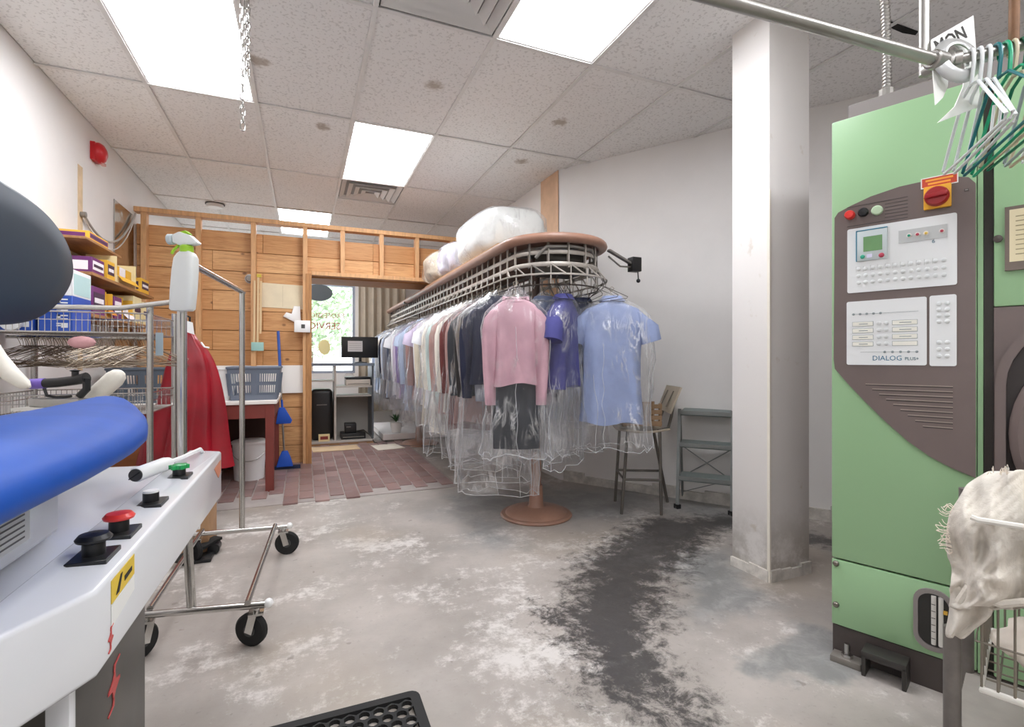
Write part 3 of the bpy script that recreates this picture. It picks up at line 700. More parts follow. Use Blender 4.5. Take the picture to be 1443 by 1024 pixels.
def sbox(y0, y1, z0, h, x1, m1, m2, lb, open_=False):
    o = thing('supply_box', lb, 'box', (-1.3, (y0 + y1) / 2, z0), 'yellow and purple boxes on the wall shelves')
    x0 = x1 - .17
    if open_:
        q = MB(); q.box(x0, x1, y0, y1, z0, z0 + .004); q.box(x0, x0 + .003, y0, y1, z0 + .004, z0 + h); q.box(x0 + .003, x1, y0, y0 + .003, z0 + .004, z0 + h); q.box(x0 + .003, x1, y1 - .003, y1, z0 + .004, z0 + h)
        q.add([(x1 - .003, y0 + .003, z0 + .004), (x1 - .003, y1 - .003, z0 + .004), (x1 - .003, y1 - .003, z0 + h * .3), (x1 - .003, y0 + .003, z0 + h * .3)], [(0, 1, 2, 3)])
        q.build('box_body', m1, o)
        q = MB(); q.bar((x1, (y0 + y1) / 2, z0 + h * .3), (x1 + .03, (y0 + y1) / 2, z0 + h * .08), (y1 - y0) * .9, .003); q.build('flap', m2, o)
        for k in range(3): MB().box(x0 + .01, x1 - .02, y0 + .015 + k * (y1 - y0 - .03) / 3, y0 + .01 + (k + .85) * (y1 - y0 - .03) / 3, z0 + .005, z0 + h * .7).build('packet', PRW if k % 2 else m2, o)
    else:
        MB().box(x0, x1, y0, y1, z0, z0 + h).build('box_body', m1, o, bevel=.0015, seg=1)
        MB().box(x1, x1 + .0012, y0 + .012, y1 - .012, z0 + h * .25, z0 + h * .8).build('front_panel', m2, o)
        MB().box(x0 + .02, x1 - .02, y0 - .0012, y0, z0 + h * .2, z0 + h * .75).build('side_panel', m2, o)
        MB().box(x1 + .0012, x1 + .002, y0 + .025, y1 - .025, z0 + h * .42, z0 + h * .6).build('print', PRN if m2 is not PRN else PRW, o)
    return o
sbox(3.78, 3.98, 1.606, .10, -1.19, PUR, PRW, 'purple box with white print at the near end of the upper wall shelf')
sbox(4.00, 4.14, 1.606, .12, -1.18, YEL, PRN, 'yellow box next to the purple box on the upper wall shelf')
sbox(4.18, 4.60, 1.606, .18, -1.18, CRE, YEL, 'tall cream open carton on the upper wall shelf', True)
sbox(4.70, 4.90, 1.606, .11, -1.17, YEL, PRN, 'yellow and dark box at the far end of the upper wall shelf')
sbox(3.80, 4.12, 1.816, .05, -1.21, YEL, PUR, 'flat yellow box on the topmost short wall shelf')
sbox(3.76, 3.96, 1.356, .17, -1.18, PUR, PRN, 'dark purple box at the near end of the lower wall shelf')
sbox(3.98, 4.10, 1.356, .16, -1.18, YEL, ORG, 'narrow yellow open box on the lower wall shelf', True)
sbox(4.13, 4.28, 1.356, .15, -1.18, PUR, PRW, 'purple box between yellow ones on the lower wall shelf')
sbox(4.30, 4.52, 1.356, .16, -1.18, YEL, PRW, 'wide yellow open box of packets on the lower wall shelf', True)
sbox(4.54, 4.74, 1.356, .20, -1.18, CRE, CRE, 'plain cream box on the lower wall shelf')
sbox(4.77, 5.00, 1.356, .18, -1.18, CRE, CRE, 'plain cream box at the far end of the lower wall shelf')
# spotting board with white padded arms and a steam iron behind the blue buck
PAD = M('pad_cloth', '#e9e4d8', .85, var=.06, vs=12, bump=.3, bs=60)
sp = thing('spotting_arm', 'white padded sleeve arm sticking up behind the blue buck', 'sleeve arm', (-.78, 2.3, 0))
a, b = atd(118, 572, 2.1), atd(172, 524, 2.1)
d_ = (b - a)
MB().tube([a + d_ * q for q in (0, .06, .2, .5, .8, .92, .98, 1.0)], [.012, .026, .034, .036, .037, .030, .018, .004], 16).build('padded_sleeve', PAD, sp, smooth=True)
MB().tube([a + Vector((0, 0, .0)), a + Vector((0, .02, -.2)), (a.x, a.y + .02, 0)], .014).build('stand_pipe', STEEL, sp, smooth=True)
MB().lathe([(.14, 0), (.14, .01), (.03, .02)], (a.x, a.y + .02, 0), 20).build('foot_plate', GREYM, sp)
sp = thing('puffer_arm', 'long white padded arm curving in from the left edge', 'padded arm', (-1.1, 1.9, 0))
pts = [atd(x, y, 1.95) for x, y in ((-45, 440), (-25, 472), (-4, 505), (16, 528), (34, 541), (42, 545))]
MB().tube(pts, [.028, .030, .031, .030, .022, .006], 16).build('padded_sleeve', PAD, sp, smooth=True)
q = pts[0]; MB().tube([q, q + Vector((-.05, 0, -.3)), (q.x - .05, q.y, 0)], .015).build('stand_pipe', STEEL, sp, smooth=True)
MB().lathe([(.12, 0), (.12, .01), (.03, .02)], (q.x - .05, q.y, 0), 20).build('foot_plate', GREYM, sp)
ir = thing('steam_iron', 'black steam iron with a purple handle end behind the blue buck', 'iron', tuple(atd(85, 575, 2.0)))
D = 2.0
pt = lambda x, y, dd=0: atd(x, y, D + dd)
MB().tube([pt(60, 540), pt(80, 539), pt(104, 536), pt(122, 532)], [.019, .019, .019, .022], 12).build('handle', BLACK, ir, smooth=True)
MB().tube([pt(38, 541), pt(44, 541), pt(64, 540)], [.012, .021, .021], 12).build('handle_end', M('purple_plastic', '#7d63c4', .35), ir, smooth=True)
mb = MB(); mb.tube([pt(62, 546), pt(66, 557), pt(80, 560), pt(100, 558)], .006); mb.tube([pt(122, 533), pt(122, 548), pt(112, 558)], .014); mb.build('guard', BLACK, ir, smooth=True)
q = pt(92, 566); MB().prism([(-.14, -.01), (-.05, -.045), (.09, -.045), (.10, .045), (-.05, .045)], lambda u, v, d: tuple(q + RT * u + FW * v + Vector((0, 0, d))), -.02, .015).build('sole_plate', STEEL, ir, bevel=.004)
MB().lathe([(.012, 0), (.012, .03), (.02, .035), (.0, .04)], pt(106, 534), 12).build('knob', BLACK, ir, smooth=True)
MB().prism([(-.16, -.06), (.14, -.06), (.14, .06), (-.16, .06)], lambda u, v, d: tuple(q + RT * u + FW * v + Vector((0, 0, d - .03))), 0, .01).build('iron_rest', M('rest_silicone', '#d9d6cf', .6), ir)
MB().tube([q + Vector((0, 0, -.03)), (q.x, q.y, 0)], .014).build('rest_stand', STEEL, ir)
# red apron on its hanger beside the shelving post
REDC = M('red_vinyl', '#940c1f', .32, var=.25, vs=5, spec=.6)
ra = thing('red_apron', 'shiny red coverall hanging beside the wire shelving', 'apron', (-.70, 3.88, .37))
rings = []; N = 48
for k in range(15):
    q = k / 14; z = 1.27 - .92 * q
    hw = interp([(0, .035), (.08, .07), (.16, .13), (.3, .165), (.6, .215), (1, .265)], q); hd = interp([(0, .03), (.2, .06), (1, .11)], q)
    rg_ = []
    for i in range(N):
        a_ = 2 * PI * i / N; fo = 1 + (.10 + .34 * q) * math.sin(a_ * 7 + 1.3) * .5 + .15 * q * math.sin(a_ * 4 + .5 + q * 2)
        rg_.append((-.715 + hw * .88 * math.cos(a_) * fo * .98 + .02 * math.sin(q * 5), 3.88 + hd * math.sin(a_) * fo, z + .012 * math.sin(a_ * 3) * q))
    rings.append(rg_)
MB().loft(rings, True, False).build('apron_cloth', REDC, ra, smooth=True, angle=75)
MB().tube([(-.70, 3.88, 1.25), (-.70, 3.88, 1.36), (-.72, 3.78, 1.37), (-.735, 3.64, 1.34)], .006).build('hook', BLACK, ra)
MB().prism([(-.02, -.03), (.03, -.05), (.02, .03), (-.01, .04)], lambda u, v, d: (-.69 + u, 3.80 + d, 1.29 + v), 0, .004).build('white_tag', WHITEP, ra)
mb = MB(); mb.tube([(-.62, 3.79, 1.19), (-.60, 3.78, 1.16), (-.575, 3.79, 1.155)], .006); mb.build('strap_buckle', WHITEP, ra)
# ------------------------------------------------------------------ WORK TABLE AND WHAT STANDS ON IT
MAR = M('maroon_paint', '#7d3830', .45, var=.15, vs=4)
tb = thing('work_table', 'maroon wooden work table with a white top by the plank partition', 'table', (-.75, 4.85, 0))
TX0, TX1, TY0, TY1, TZ = -1.36, -.20, 4.46, 5.42, .745
MB().box(TX0, TX1, TY0, TY1, TZ - .028, TZ).build('table_top', M('top_laminate', '#e9e4dd', .35), tb, bevel=.003, seg=1)
mb = MB(); mb.box(TX0 + .02, TX1 - .02, TY0 + .015, TY0 + .035, TZ - .14, TZ - .028); mb.build('apron_rail', MAR, tb); MB().box(TX1 - .04, TX1 - .02, TY0 + .04, TY1 - .03, TZ - .14, TZ - .028).build('apron_rail', MAR, tb)
for x in (TX0 + .045, TX1 - .055):
    for y in (TY0 + .045, TY1 - .06): MB().box(x - .032, x + .032, y - .032, y + .032, 0, TZ - .028).build('leg', MAR, tb, bevel=.003, seg=1)
MB().box(TX0 + .02, TX1 - .1, TY1 - .10, TY1 - .08, .04, TZ - .14).build('back_panel', M('table_back', '#3a2219', .7), tb)
def laundry(cx, cy, z0, wx, wy, h, mat, lb, top=1.15):
    o = thing('laundry_basket', lb, 'basket', (cx, cy, z0), 'plastic laundry baskets on the work table')
    def fx(q): return wx / 2 * (1 + (top - 1) * q), wy / 2 * (1 + (top - 1) * q)
    # slotted sides: posts and rails as one moulded shell
    m = MB()
    for q0, q1 in ((0, .16), (.46, .52), (.82, 1)):
        a, b = fx(q0), fx(q1); z_0, z_1 = z0 + h * q0, z0 + h * q1
        R0 = [(cx + u * a[0], cy + v * a[1], z_0) for u, v in ((-1, -1), (1, -1), (1, 1), (-1, 1))]; R1 = [(cx + u * b[0], cy + v * b[1], z_1) for u, v in ((-1, -1), (1, -1), (1, 1), (-1, 1))]
        I1 = [(cx + u * (b[0] - .006), cy + v * (b[1] - .006), z_1) for u, v in ((-1, -1), (1, -1), (1, 1), (-1, 1))]; I0 = [(cx + u * (a[0] - .006), cy + v * (a[1] - .006), z_0) for u, v in ((-1, -1), (1, -1), (1, 1), (-1, 1))]
        m.loft([R0, R1, I1, I0, R0], False, False)
    m.build('basket_shell', mat, o)
    m = MB()
    for side in range(4):
        L = 22 if side % 2 == 0 else 16
        for k in range(L + 1):
            f = -1 + 2 * k / L
            wide = .03 if k in (0, L, L // 2) else .0055
            u, v = ((f, -1), (1, f), (-f, 1), (-1, -f))[side]
            a, b = fx(.15), fx(.83)
            up = (0, 1, 0) if side % 2 == 0 else (1, 0, 0)
            m.bar((cx + u * (a[0] - .003), cy + v * (a[1] - .003), z0 + h * .15), (cx + u * (b[0] - .003), cy + v * (b[1] - .003), z0 + h * .83), wide, .004, up)
    m.build('basket_slats', mat, o)['kind'] = 'stuff'
    a = fx(0); MB().box(cx - a[0], cx + a[0], cy - a[1], cy + a[1], z0, z0 + .006).build('basket_floor', mat, o)
    b = fx(1); MB().tube([(cx - b[0], cy - b[1], z0 + h), (cx + b[0], cy - b[1], z0 + h), (cx + b[0], cy + b[1], z0 + h), (cx - b[0], cy + b[1], z0 + h)], .010, 8, closed=True).build('basket_rim', mat, o, smooth=True)
    return o
BG = M('basket_greyblue', '#68707e', .5); BD = M('basket_slate', '#5b6672', .5)
laundry(-.375, 4.72, TZ, .34, .30, .265, BG, 'grey-blue slotted laundry basket on the work table, right of the white bin')
laundry(-1.13, 4.72, TZ, .38, .32, .26, BD, 'slate grey slotted laundry basket on the work table, left of the red coverall')
wbn = thing('white_bin', 'white plastic bin on the work table between the two baskets', 'bin', (-.74, 4.70, TZ))
r_ = lambda a, b, z: [(-.63 + u, 4.70 + v, z) for u, v in rrect(-a, a, -b, b, .03)]
MB().loft([r_(.085, .08, TZ), r_(.115, .11, TZ + .25), r_(.122, .117, TZ + .252), r_(.122, .117, TZ + .262), r_(.110, .105, TZ + .262), r_(.080, .075, TZ + .01)]).build('bin_body', WHITEP, wbn, smooth=True)
bu = thing('white_bucket', 'white plastic bucket with a lid under the work table', 'bucket', (-.46, 4.95, 0))
MB().lathe([(.115, .0), (.12, .005), (.135, .33), (.135, .34)], (-.45, 5.02, 0), 28).build('bucket_body', WHITEP, bu, smooth=True); MB().lathe([(.14, .325), (.143, .33), (.143, .35), (.13, .358), (0, .358)], (-.45, 5.02, 0), 28).build('bucket_lid', WHITEP, bu, smooth=True)
MB().tube([(-.45 + .14 * math.cos(k * PI / 12), 5.02 - .145 * math.sin(k * PI / 12), .29 - .10 * math.sin(k * PI / 12)) for k in range(13)], .003).build('bail_handle', STEEL, bu)
# wooden drawer chest under the shelving (brown box behind the press)
dc = thing('wooden_drawer_box', 'brown wooden drawer box on the floor behind the press', 'drawer box', (-1.02, 4.0, 0))
BRN = M('brown_wood', '#8a4f26', .5, var=.2, vs=4, sc=(1, 6, 6))
MB().box(-1.25, -.72, 4.12, 4.36, 0, .56).build('chest_body', BRN, dc, bevel=.004); MB().box(-1.23, -.74, 4.105, 4.119, .30, .53).build('drawer_front', BRN, dc, bevel=.003); MB().box(-1.23, -.74, 4.105, 4.119, .04, .27).build('drawer_front', BRN, dc, bevel=.003)
# ------------------------------------------------------------------ THINGS ON THE PARTITION
WY = YP + .084
pq = thing('wall_notice', 'faded cream paper notice pinned to the planks above the baskets', 'paper', (-.19, WY, 1.6))
a, b = aty(368, 398, WY), aty(428, 436, WY)
MB().prism([(a.x, b.z + .01), (b.x, b.z), (b.x + .003, a.z - .01), (a.x, a.z)], lambda u, v, d: (u, WY - d, v), 0, .002).build('paper', M('paper_cream', '#e6d9bb', .8, var=.06, vs=9), pq)
MB().box((a.x + b.x) / 2 - .0015, (a.x + b.x) / 2 + .0015, WY - .003, WY - .002, b.z + .02, a.z - .02).build('fold_line', M('fold', '#cbbd9d', .8), pq)
yd = thing('yardstick', 'pale yardsticks and a cord hanging on the stud by the notice', 'yardstick', (-.42, WY - .09, 1.2))
for k, (px, p0_, p1_) in enumerate(((359, 395, 488), (364, 388, 482), (368, 396, 470))):
    u, v = aty(px, p0_, YP - .012), aty(px - 1, p1_, YP - .012); MB().bar(u, v, .018, .004, up=(0, 1, 0)).build('stick', M('stick_wood', '#dcc195', .6), yd)
u = aty(365, 389, YP - .02); MB().box(u.x - .02, u.x + .02, YP - .022, YP - .001, u.z - .01, u.z + .02).build('clip', M('clip_yellow', '#c9b53b', .5), yd)
u = aty(362, 487, YP - .02); tag(MB().box(u.x - .05, u.x + .06, YP - .03, YP - .002, u.z - .05, u.z + .035).build('tape_dispenser', M('pale_teal', '#9cc5bd', .5), bevel=.004), 'pale teal tape box hanging on the stud above the grey basket', 'tape box')
u = aty(352, 393, WY); kb = thing('round_knob', 'round grey metal cap on the planks beside the stud', 'knob', (u.x, WY, u.z))
MB().lathe([(.035, 0), (.035, .04), (.028, .05), (0, .052)], (u.x, WY, u.z), 20, (0, -1, 0)).build('cap', GREYM, kb, smooth=True); MB().lathe([(.045, 0), (.045, .006), (.03, .008)], (u.x, WY, u.z), 20, (0, -1, 0)).build('flange', STEEL, kb, smooth=True)
u = aty(426, 460, YP - .012); sw_ = thing('outlet_box', 'white electrical outlet box on the stud beside the doorway', 'outlet', (u.x, YP, u.z))
MB().box(u.x - .075, u.x + .075, YP - .055, YP - .012, u.z - .06, u.z + .06).build('box', WHITEP, sw_, bevel=.004); MB().box(u.x - .01, u.x + .025, YP - .057, YP - .055, u.z - .02, u.z + .02).build('socket', M('socket_dark', '#4b4a48', .5), sw_)
u = aty(411, 445, WY); cl_ = thing('white_bracket', 'white plastic bracket on the planks left of the outlet box', 'bracket', (u.x, WY, u.z))
MB().prism([(-.08, -.01), (-.03, -.035), (.02, -.06), (.07, -.12), (.09, -.10), (.08, .10), (.02, .10), (.0, .02), (-.05, .035)], lambda a_, b_, d: (u.x + a_, WY - d, u.z + b_), 0, .025).build('bracket_body', WHITEP, cl_, bevel=.004); MB().lathe([(.02, 0), (.02, .02), (0, .022)], (u.x - .045, WY - .02, u.z), 14, (0, -1, 0)).build('bracket_knob', WHITEP, cl_)
# broom with blue handle leaning on the partition
bo = thing('broom', 'long broom with blue grip leaning at the doorway post', 'broom', (-.17, 5.33, 0))
b0, b1 = Vector((-.17, 5.31, .05)), Vector((-.235, 5.47, 1.36))
bp = lambda q: b0 + (b1 - b0) * q
MB().tube([bp(.05), bp(.78)], .009).build('shaft', STEEL, bo, smooth=True); MB().tube([bp(.72), bp(1.0)], .014).build('grip', M('broom_blue', '#3557a5', .5), bo, smooth=True)
BB = M('bristle_blue', '#1e57c4', .6)
MB().loft([[(-.17 + u * a_, 5.31 + v * b_, z) for u, v in ((-1, -1), (1, -1), (1, 1), (-1, 1))] for z, a_, b_ in ((.19, .025, .02), (.13, .05, .03), (.04, .075, .04))]).build('brush_block', BB, bo, bevel=.006)
MB().box(-.29, -.03, 5.285, 5.335, 0.015, .045).build('bristles', M('bristle_dark', '#26304a', .8), bo)
dp = bp(.36); dpn = thing('dustpan', 'small blue dustpan clipped half way up the broom', 'dustpan', tuple(dp))
MB().prism([(-.03, .09), (.02, .09), (.09, -.04), (.075, -.07), (-.055, -.07), (-.05, -.03)], lambda u, v, d: (dp.x + u, dp.y - .03 - d, dp.z + v), 0, .02).build('pan', BB, dpn, bevel=.004); MB().tube([(dp.x, dp.y - .03, dp.z + .08), (dp.x - .005, dp.y - .012, dp.z + .16)], .01).build('pan_handle', BB, dpn)
# wall fixtures on the left wall
al = thing('fire_alarm', 'red fire alarm bell on the left wall under the ceiling', 'alarm', (XL, 4.56, 2.6))
AR = M('alarm_red', '#c41a22', .3)
MB().box(XL, XL + .03, 4.50, 4.62, 2.535, 2.665).build('backbox', AR, al, bevel=.004); MB().lathe([(.075, 0), (.075, .012), (.06, .035), (.03, .05), (0, .053)], (XL + .032, 4.56, 2.60), 28, (1, 0, 0)).build('gong', AR, al, smooth=True)
MB().box(XL + .03, XL + .055, 4.55, 4.64, 2.53, 2.55).build('strobe', M('alarm_clear', '#e8b6b0', .2), al)
mtl = thing('steel_sheet', 'shiny stainless sheet on the left wall by the partition', 'metal sheet', (XL, 5.3, 1.2))
MB().box(XL + .002, XL + .006, 4.99, 5.49, 1.18, 2.385).build('sheet', M('stainless', '#c8bfb2', .16, 1, var=.1, vs=2, bump=.25, bs=2.5, bd=.05), mtl); MB().box(XL + .002, XL + .009, 4.98, 4.99, 1.18, 2.385).build('edge_strip', STEEL, mtl)
cb1 = thing('sagging_cable', 'grey cable sagging along the left wall to the partition', 'cable', (XL, 4.9, 2.0))
def sag(a, b, s, n=14): return [Vector(a).lerp(Vector(b), k / n) + Vector((0, 0, -s * 4 * (k / n) * (1 - k / n))) for k in range(n + 1)]
MB().tube(sag((XL + .022, 4.34, 2.08), (XL + .025, 5.47, 2.40), .22), .008).build('cable', M('cable_grey', '#aaa6a0', .5), cb1, smooth=True); MB().tube(sag((XL + .02, 4.34, 2.07), (XL + .025, 5.47, 2.38), .27), .005).build('thin_cable', M('cable_light', '#c9c3bb', .5), cb1, smooth=True)
MB().lathe([(.02, 0), (.02, .03), (.0, .032)], (XL + .003, 4.335, 2.085), 12, (1, 0, 0)).build('cable_clamp', GREYM, cb1)
c = atz(303, 287, CEIL); sd = thing('smoke_detector', 'white round smoke detector on the ceiling near the partition', 'smoke detector', (c.x, c.y, CEIL))
MB().lathe([(.085, 0), (.085, -.02), (.07, -.04), (.03, -.048), (0, -.048)], (c.x, c.y, CEIL - .004), 28).build('housing', WHITEP, sd, smooth=True); MB().lathe([(.095, 0), (.095, -.008), (.07, -.009)], (c.x, c.y, CEIL - .003), 28).build('dark_gap_ring', M('gap_dark', '#4a4745', .6), sd)
# chain
cx0, cy0 = -.267, 2.661
chn = thing('hanging_chain', 'galvanised steel chain hanging from the ceiling', 'chain', (cx0, cy0, 2.16))
def link(z, rot, dx=0, L=.046, wd=.019):
    p_ = []
    for k in range(16):
        a_ = 2 * PI * k / 16; u = wd / 2 * math.cos(a_); v = (L / 2 - wd / 2) * (1 if math.sin(a_) >= 0 else -1) + wd / 2 * math.sin(a_)
        p_.append((cx0 + dx + u * math.cos(rot), cy0 + u * math.sin(rot), z + v))
    MB().tube(p_, .0032, 6, closed=True).build('chain_link', CHROME, chn, smooth=True)
z = CEIL - .02; k = 0
while z > 2.17:
    link(z, (k % 2) * PI / 2 + .3)
    if z > 2.40: link(z + .01, ((k + 1) % 2) * PI / 2 + .5, .022)
    z -= .036; k += 1
# ------------------------------------------------------------------ GARMENT CONVEYOR
KX, KR, KY0, KY1 = 1.53, .32, 2.95, 7.75
def stadium(off, step=.06):
    r = KR + off; pts = []
    n = int((KY1 - KY0) / step)
    for k in range(n + 1): pts.append((KX - r, KY1 - (KY1 - KY0) * k / n))
    m = max(12, int(PI * r / step))
    for k in range(1, m): a = PI + PI * k / m; pts.append((KX + r * math.cos(a), KY0 + r * math.sin(a)))
    for k in range(n + 1): pts.append((KX + r, KY0 + (KY1 - KY0) * k / n))
    for k in range(1, m): a = PI * k / m; pts.append((KX + r * math.cos(a), KY1 + r * math.sin(a)))
    return pts
cv = thing('garment_conveyor', 'long motorised garment conveyor with brown rim and steel carrier chain', 'conveyor', (KX, 4.9, 0))
BROWN = M('conveyor_brown', '#9b7562', .4, var=.12, vs=6)
CAR = M('carrier_steel', '#b4ada4', .45, .4, var=.15, vs=15)
DKW = M('dark_hook', '#3d342d', .45, .4)
MB().tube([(x, y, 1.815) for x, y in stadium(.005)], .036, 12, closed=True, r2=.03).build('rim_tube', BROWN, cv, smooth=True)
MB().prism(stadium(-.01), lambda u, v, d: (u, v, d), 1.80, 1.825).build('top_pan', M('pan_brown', '#8a6857', .5, var=.1), cv)
MB().box(KX - .30, KX + .16, 3.18, 5.42, 1.862, 1.878).build('plywood_shelf', M('plywood', '#b79069', .6, var=.15, vs=4, sc=(6, 1, 6)), cv)
for y in (3.4, 4.3, 5.2): MB().box(KX - .28, KX + .14, y - .02, y + .02, 1.825, 1.862).build('shelf_batten', SHW, cv)
mb = MB(); mb.tube([(x, y, 1.772) for x, y in stadium(-.09)], .012, 6, closed=True); mb.build('drive_track', GREYM, cv)
mb = MB(); mb.tube([(x, y, 1.735) for x, y in stadium(-.03)], .005, 6, closed=True, r2=.013); mb.build('upper_link_bar', CAR, cv, smooth=True)
mb = MB(); mb.tube([(x, y, 1.660) for x, y in stadium(-.02)], .005, 6, closed=True, r2=.014); mb.build('lower_link_bar', CAR, cv, smooth=True)
mb = MB(); mb.tube([(x, y, 1.590) for x, y in stadium(.035)], .0065, 6, closed=True); mb.build('hanging_rod', CAR, cv, smooth=True)
mb = MB(); mb.tube([(x, y, 1.535) for x, y in stadium(-.02)], .005, 6, closed=True); mb.build('spacer_rod', DKW, cv, smooth=True)
S0, S1, S2, S3 = stadium(-.03, .02), stadium(-.02, .02), stadium(.035, .02), stadium(-.02, .02)
# carriers: each vertical bar with its slanting finger and S hook
def resamp(P, n):
    L = [0]
    for a, b in zip(P, P[1:] + P[:1]): L.append(L[-1] + math.hypot(b[0] - a[0], b[1] - a[1]))
    out_ = []; i = 0
    for k in range(n):
        t_ = L[-1] * k / n
        while L[i + 1] < t_: i += 1
        f = (t_ - L[i]) / max(L[i + 1] - L[i], 1e-9); a = P[i]; b = P[(i + 1) % len(P)]; out_.append((a[0] + (b[0] - a[0]) * f, a[1] + (b[1] - a[1]) * f))
    return out_
NCAR = 92
R0, R2_, R3 = resamp(S0, NCAR), resamp(S2, NCAR), resamp(S3, NCAR)
for k in range(NCAR):
    x, y = R0[k]; xb, yb = R2_[k]; xi, yi = R3[k]
    if y > 6.0 and x > KX: continue
    m = MB(); m.bar((x, y, 1.80), (x, y, 1.640), .022, .007)
    m.tube([(xi, yi, 1.66), ((xi + xb) / 2, (yi + yb) / 2, 1.625), (xb, yb, 1.590)], .005, 5)
    m.tube([(xi, yi, 1.66), (xi, yi, 1.535)], .004, 5)
    m.tube([(xi, yi, 1.535), (xi * .93 + KX * .07, yi, 1.515), (xi * .9 + KX * .1, yi, 1.535), (xi * .9 + KX * .1, yi, 1.56)], .004, 5)
    m.build('carrier_link', CAR if k % 5 else GREYM, cv)
# pedestals
for (bx_, by_, nm) in ((1.49, 3.12, 0), (1.36, 6.30, 1)):
    MB().tube([(bx_, by_, .40), (bx_, by_, 1.80)], .028, 14).build('post', M('post_dark', '#4f3c33', .45, .2), cv, smooth=True)
    MB().lathe([(.245, .0), (.25, .008), (.24, .018), (.215, .020), (.20, .036), (.13, .052), (.06, .062), (.05, .075), (.045, .20), (.043, .21)], (bx_, by_, 0), 40).build('pedestal_foot', BROWN, cv, smooth=True)
    MB().tube([(bx_, by_, .20), (bx_, by_, .44)], .035, 14).build('sleeve', BROWN, cv, smooth=True)
    MB().bar((bx_ - .20, by_, 1.79), (bx_ + .24, by_, 1.79), .05, .03).build('cross_arm', GREYM, cv)
# switch arm at the near right end
a = Vector((KX + .30, 2.74, 1.79)); b = atd(890, 372, 3.32)
sa = MB(); sa.bar(a, b, .03, .012); sa.tube([a + Vector((.0, 0, -.04)), (a + b) / 2 + Vector((.0, 0, -.06)), b + Vector((0, 0, -.02))], .006); sa.build('switch_arm', GREYM, cv)
MB().box(b.x - .012, b.x + .06, b.y - .03, b.y + .03, b.z - .05, b.z + .045).build('switch_box', BLACK, cv, bevel=.004)
MB().tube([b + Vector((.05, 0, -.04)), b + Vector((.055, 0, -.10))], .004).build('lever', BLACK, cv); MB().ball(b + Vector((.055, 0, -.108)), .014).build('lever_knob', BLACK, cv, smooth=True)
# motor housing at the near end
MB().box(KX - .10, KX + .16, 2.78, 3.02, 1.63, 1.79).build('drive_housing', M('drive_dark', '#4d4a44', .5, .3), cv, bevel=.01)
mb = MB(); mb.tube([(KX - .22, 2.75, 1.70), (KX - .17, 2.70, 1.765), (KX, 2.665, 1.772), (KX + .14, 2.69, 1.765), (KX + .2, 2.75, 1.71)], .012); mb.build('flex_cable', GREYM, cv, smooth=True)
# ------------------------------------------------------------------ PLASTIC
def plastic(name, base, tint, bs, gl=.13):
    t = NT(name); p = t.pos(); t.t.nodes.remove(t.b)
    st = t.noise(t.scale(p, (1, 1, .22)), bs, 5, .65, 1.6)
    crease_glint = t.math('SUBTRACT', 1.0, t.math('MULTIPLY', t.math('ABSOLUTE', t.math('SUBTRACT', st, .5)), 12.0))
    crease_glint = t.math('MAXIMUM', crease_glint, 0.0); crease_glint = t.math('POWER', crease_glint, 2.2)
    hi = t.math('MULTIPLY', crease_glint, t.ramp(t.noise(p, 5, 3), .45, .7))  # white streaks painted into the film stand in for highlights on its creases
    bp_ = t.n('ShaderNodeBump'); bp_.inputs['Strength'].default_value = .8; bp_.inputs['Distance'].default_value = .02; t.l(st, bp_.inputs['Height'])
    gl_ = t.n('ShaderNodeBsdfGlossy'); gl_.inputs['Roughness'].default_value = gl; t.l(bp_.outputs[0], gl_.inputs['Normal']); gl_.inputs['Color'].default_value = (1, 1, 1, 1)
    df = t.n('ShaderNodeBsdfDiffuse'); df.inputs['Color'].default_value = lin(tint)
    tr = t.n('ShaderNodeBsdfTransparent'); tr.inputs['Color'].default_value = (.985, .985, .99, 1)
    m1 = t.n('ShaderNodeMixShader'); m1.inputs[0].default_value = .40; t.l(gl_.outputs[0], m1.inputs[1]); t.l(df.outputs[0], m1.inputs[2])
    fr = t.n('ShaderNodeFresnel'); fr.inputs['IOR'].default_value = 1.35; t.l(bp_.outputs[0], fr.inputs['Normal'])
    fac = t.math('ADD', t.math('MULTIPLY', fr.outputs[0], .36), t.math('MULTIPLY_ADD', hi, .62, base)); fac = t.math('MINIMUM', fac, .95)
    m2 = t.n('ShaderNodeMixShader'); t.l(fac, m2.inputs[0]); t.l(tr.outputs[0], m2.inputs[1]); t.l(m1.outputs[0], m2.inputs[2])
    t.l(m2.outputs[0], t.out.inputs['Surface']); return t.m
FILM = plastic('garment_film', .03, '#f4f6f8', 9, .16)
SEAM_GLINT = M('film_seam_glint', '#f3f5f7', .25, alpha=.38)  # pale lines for bag seams and for painted glints along the folds
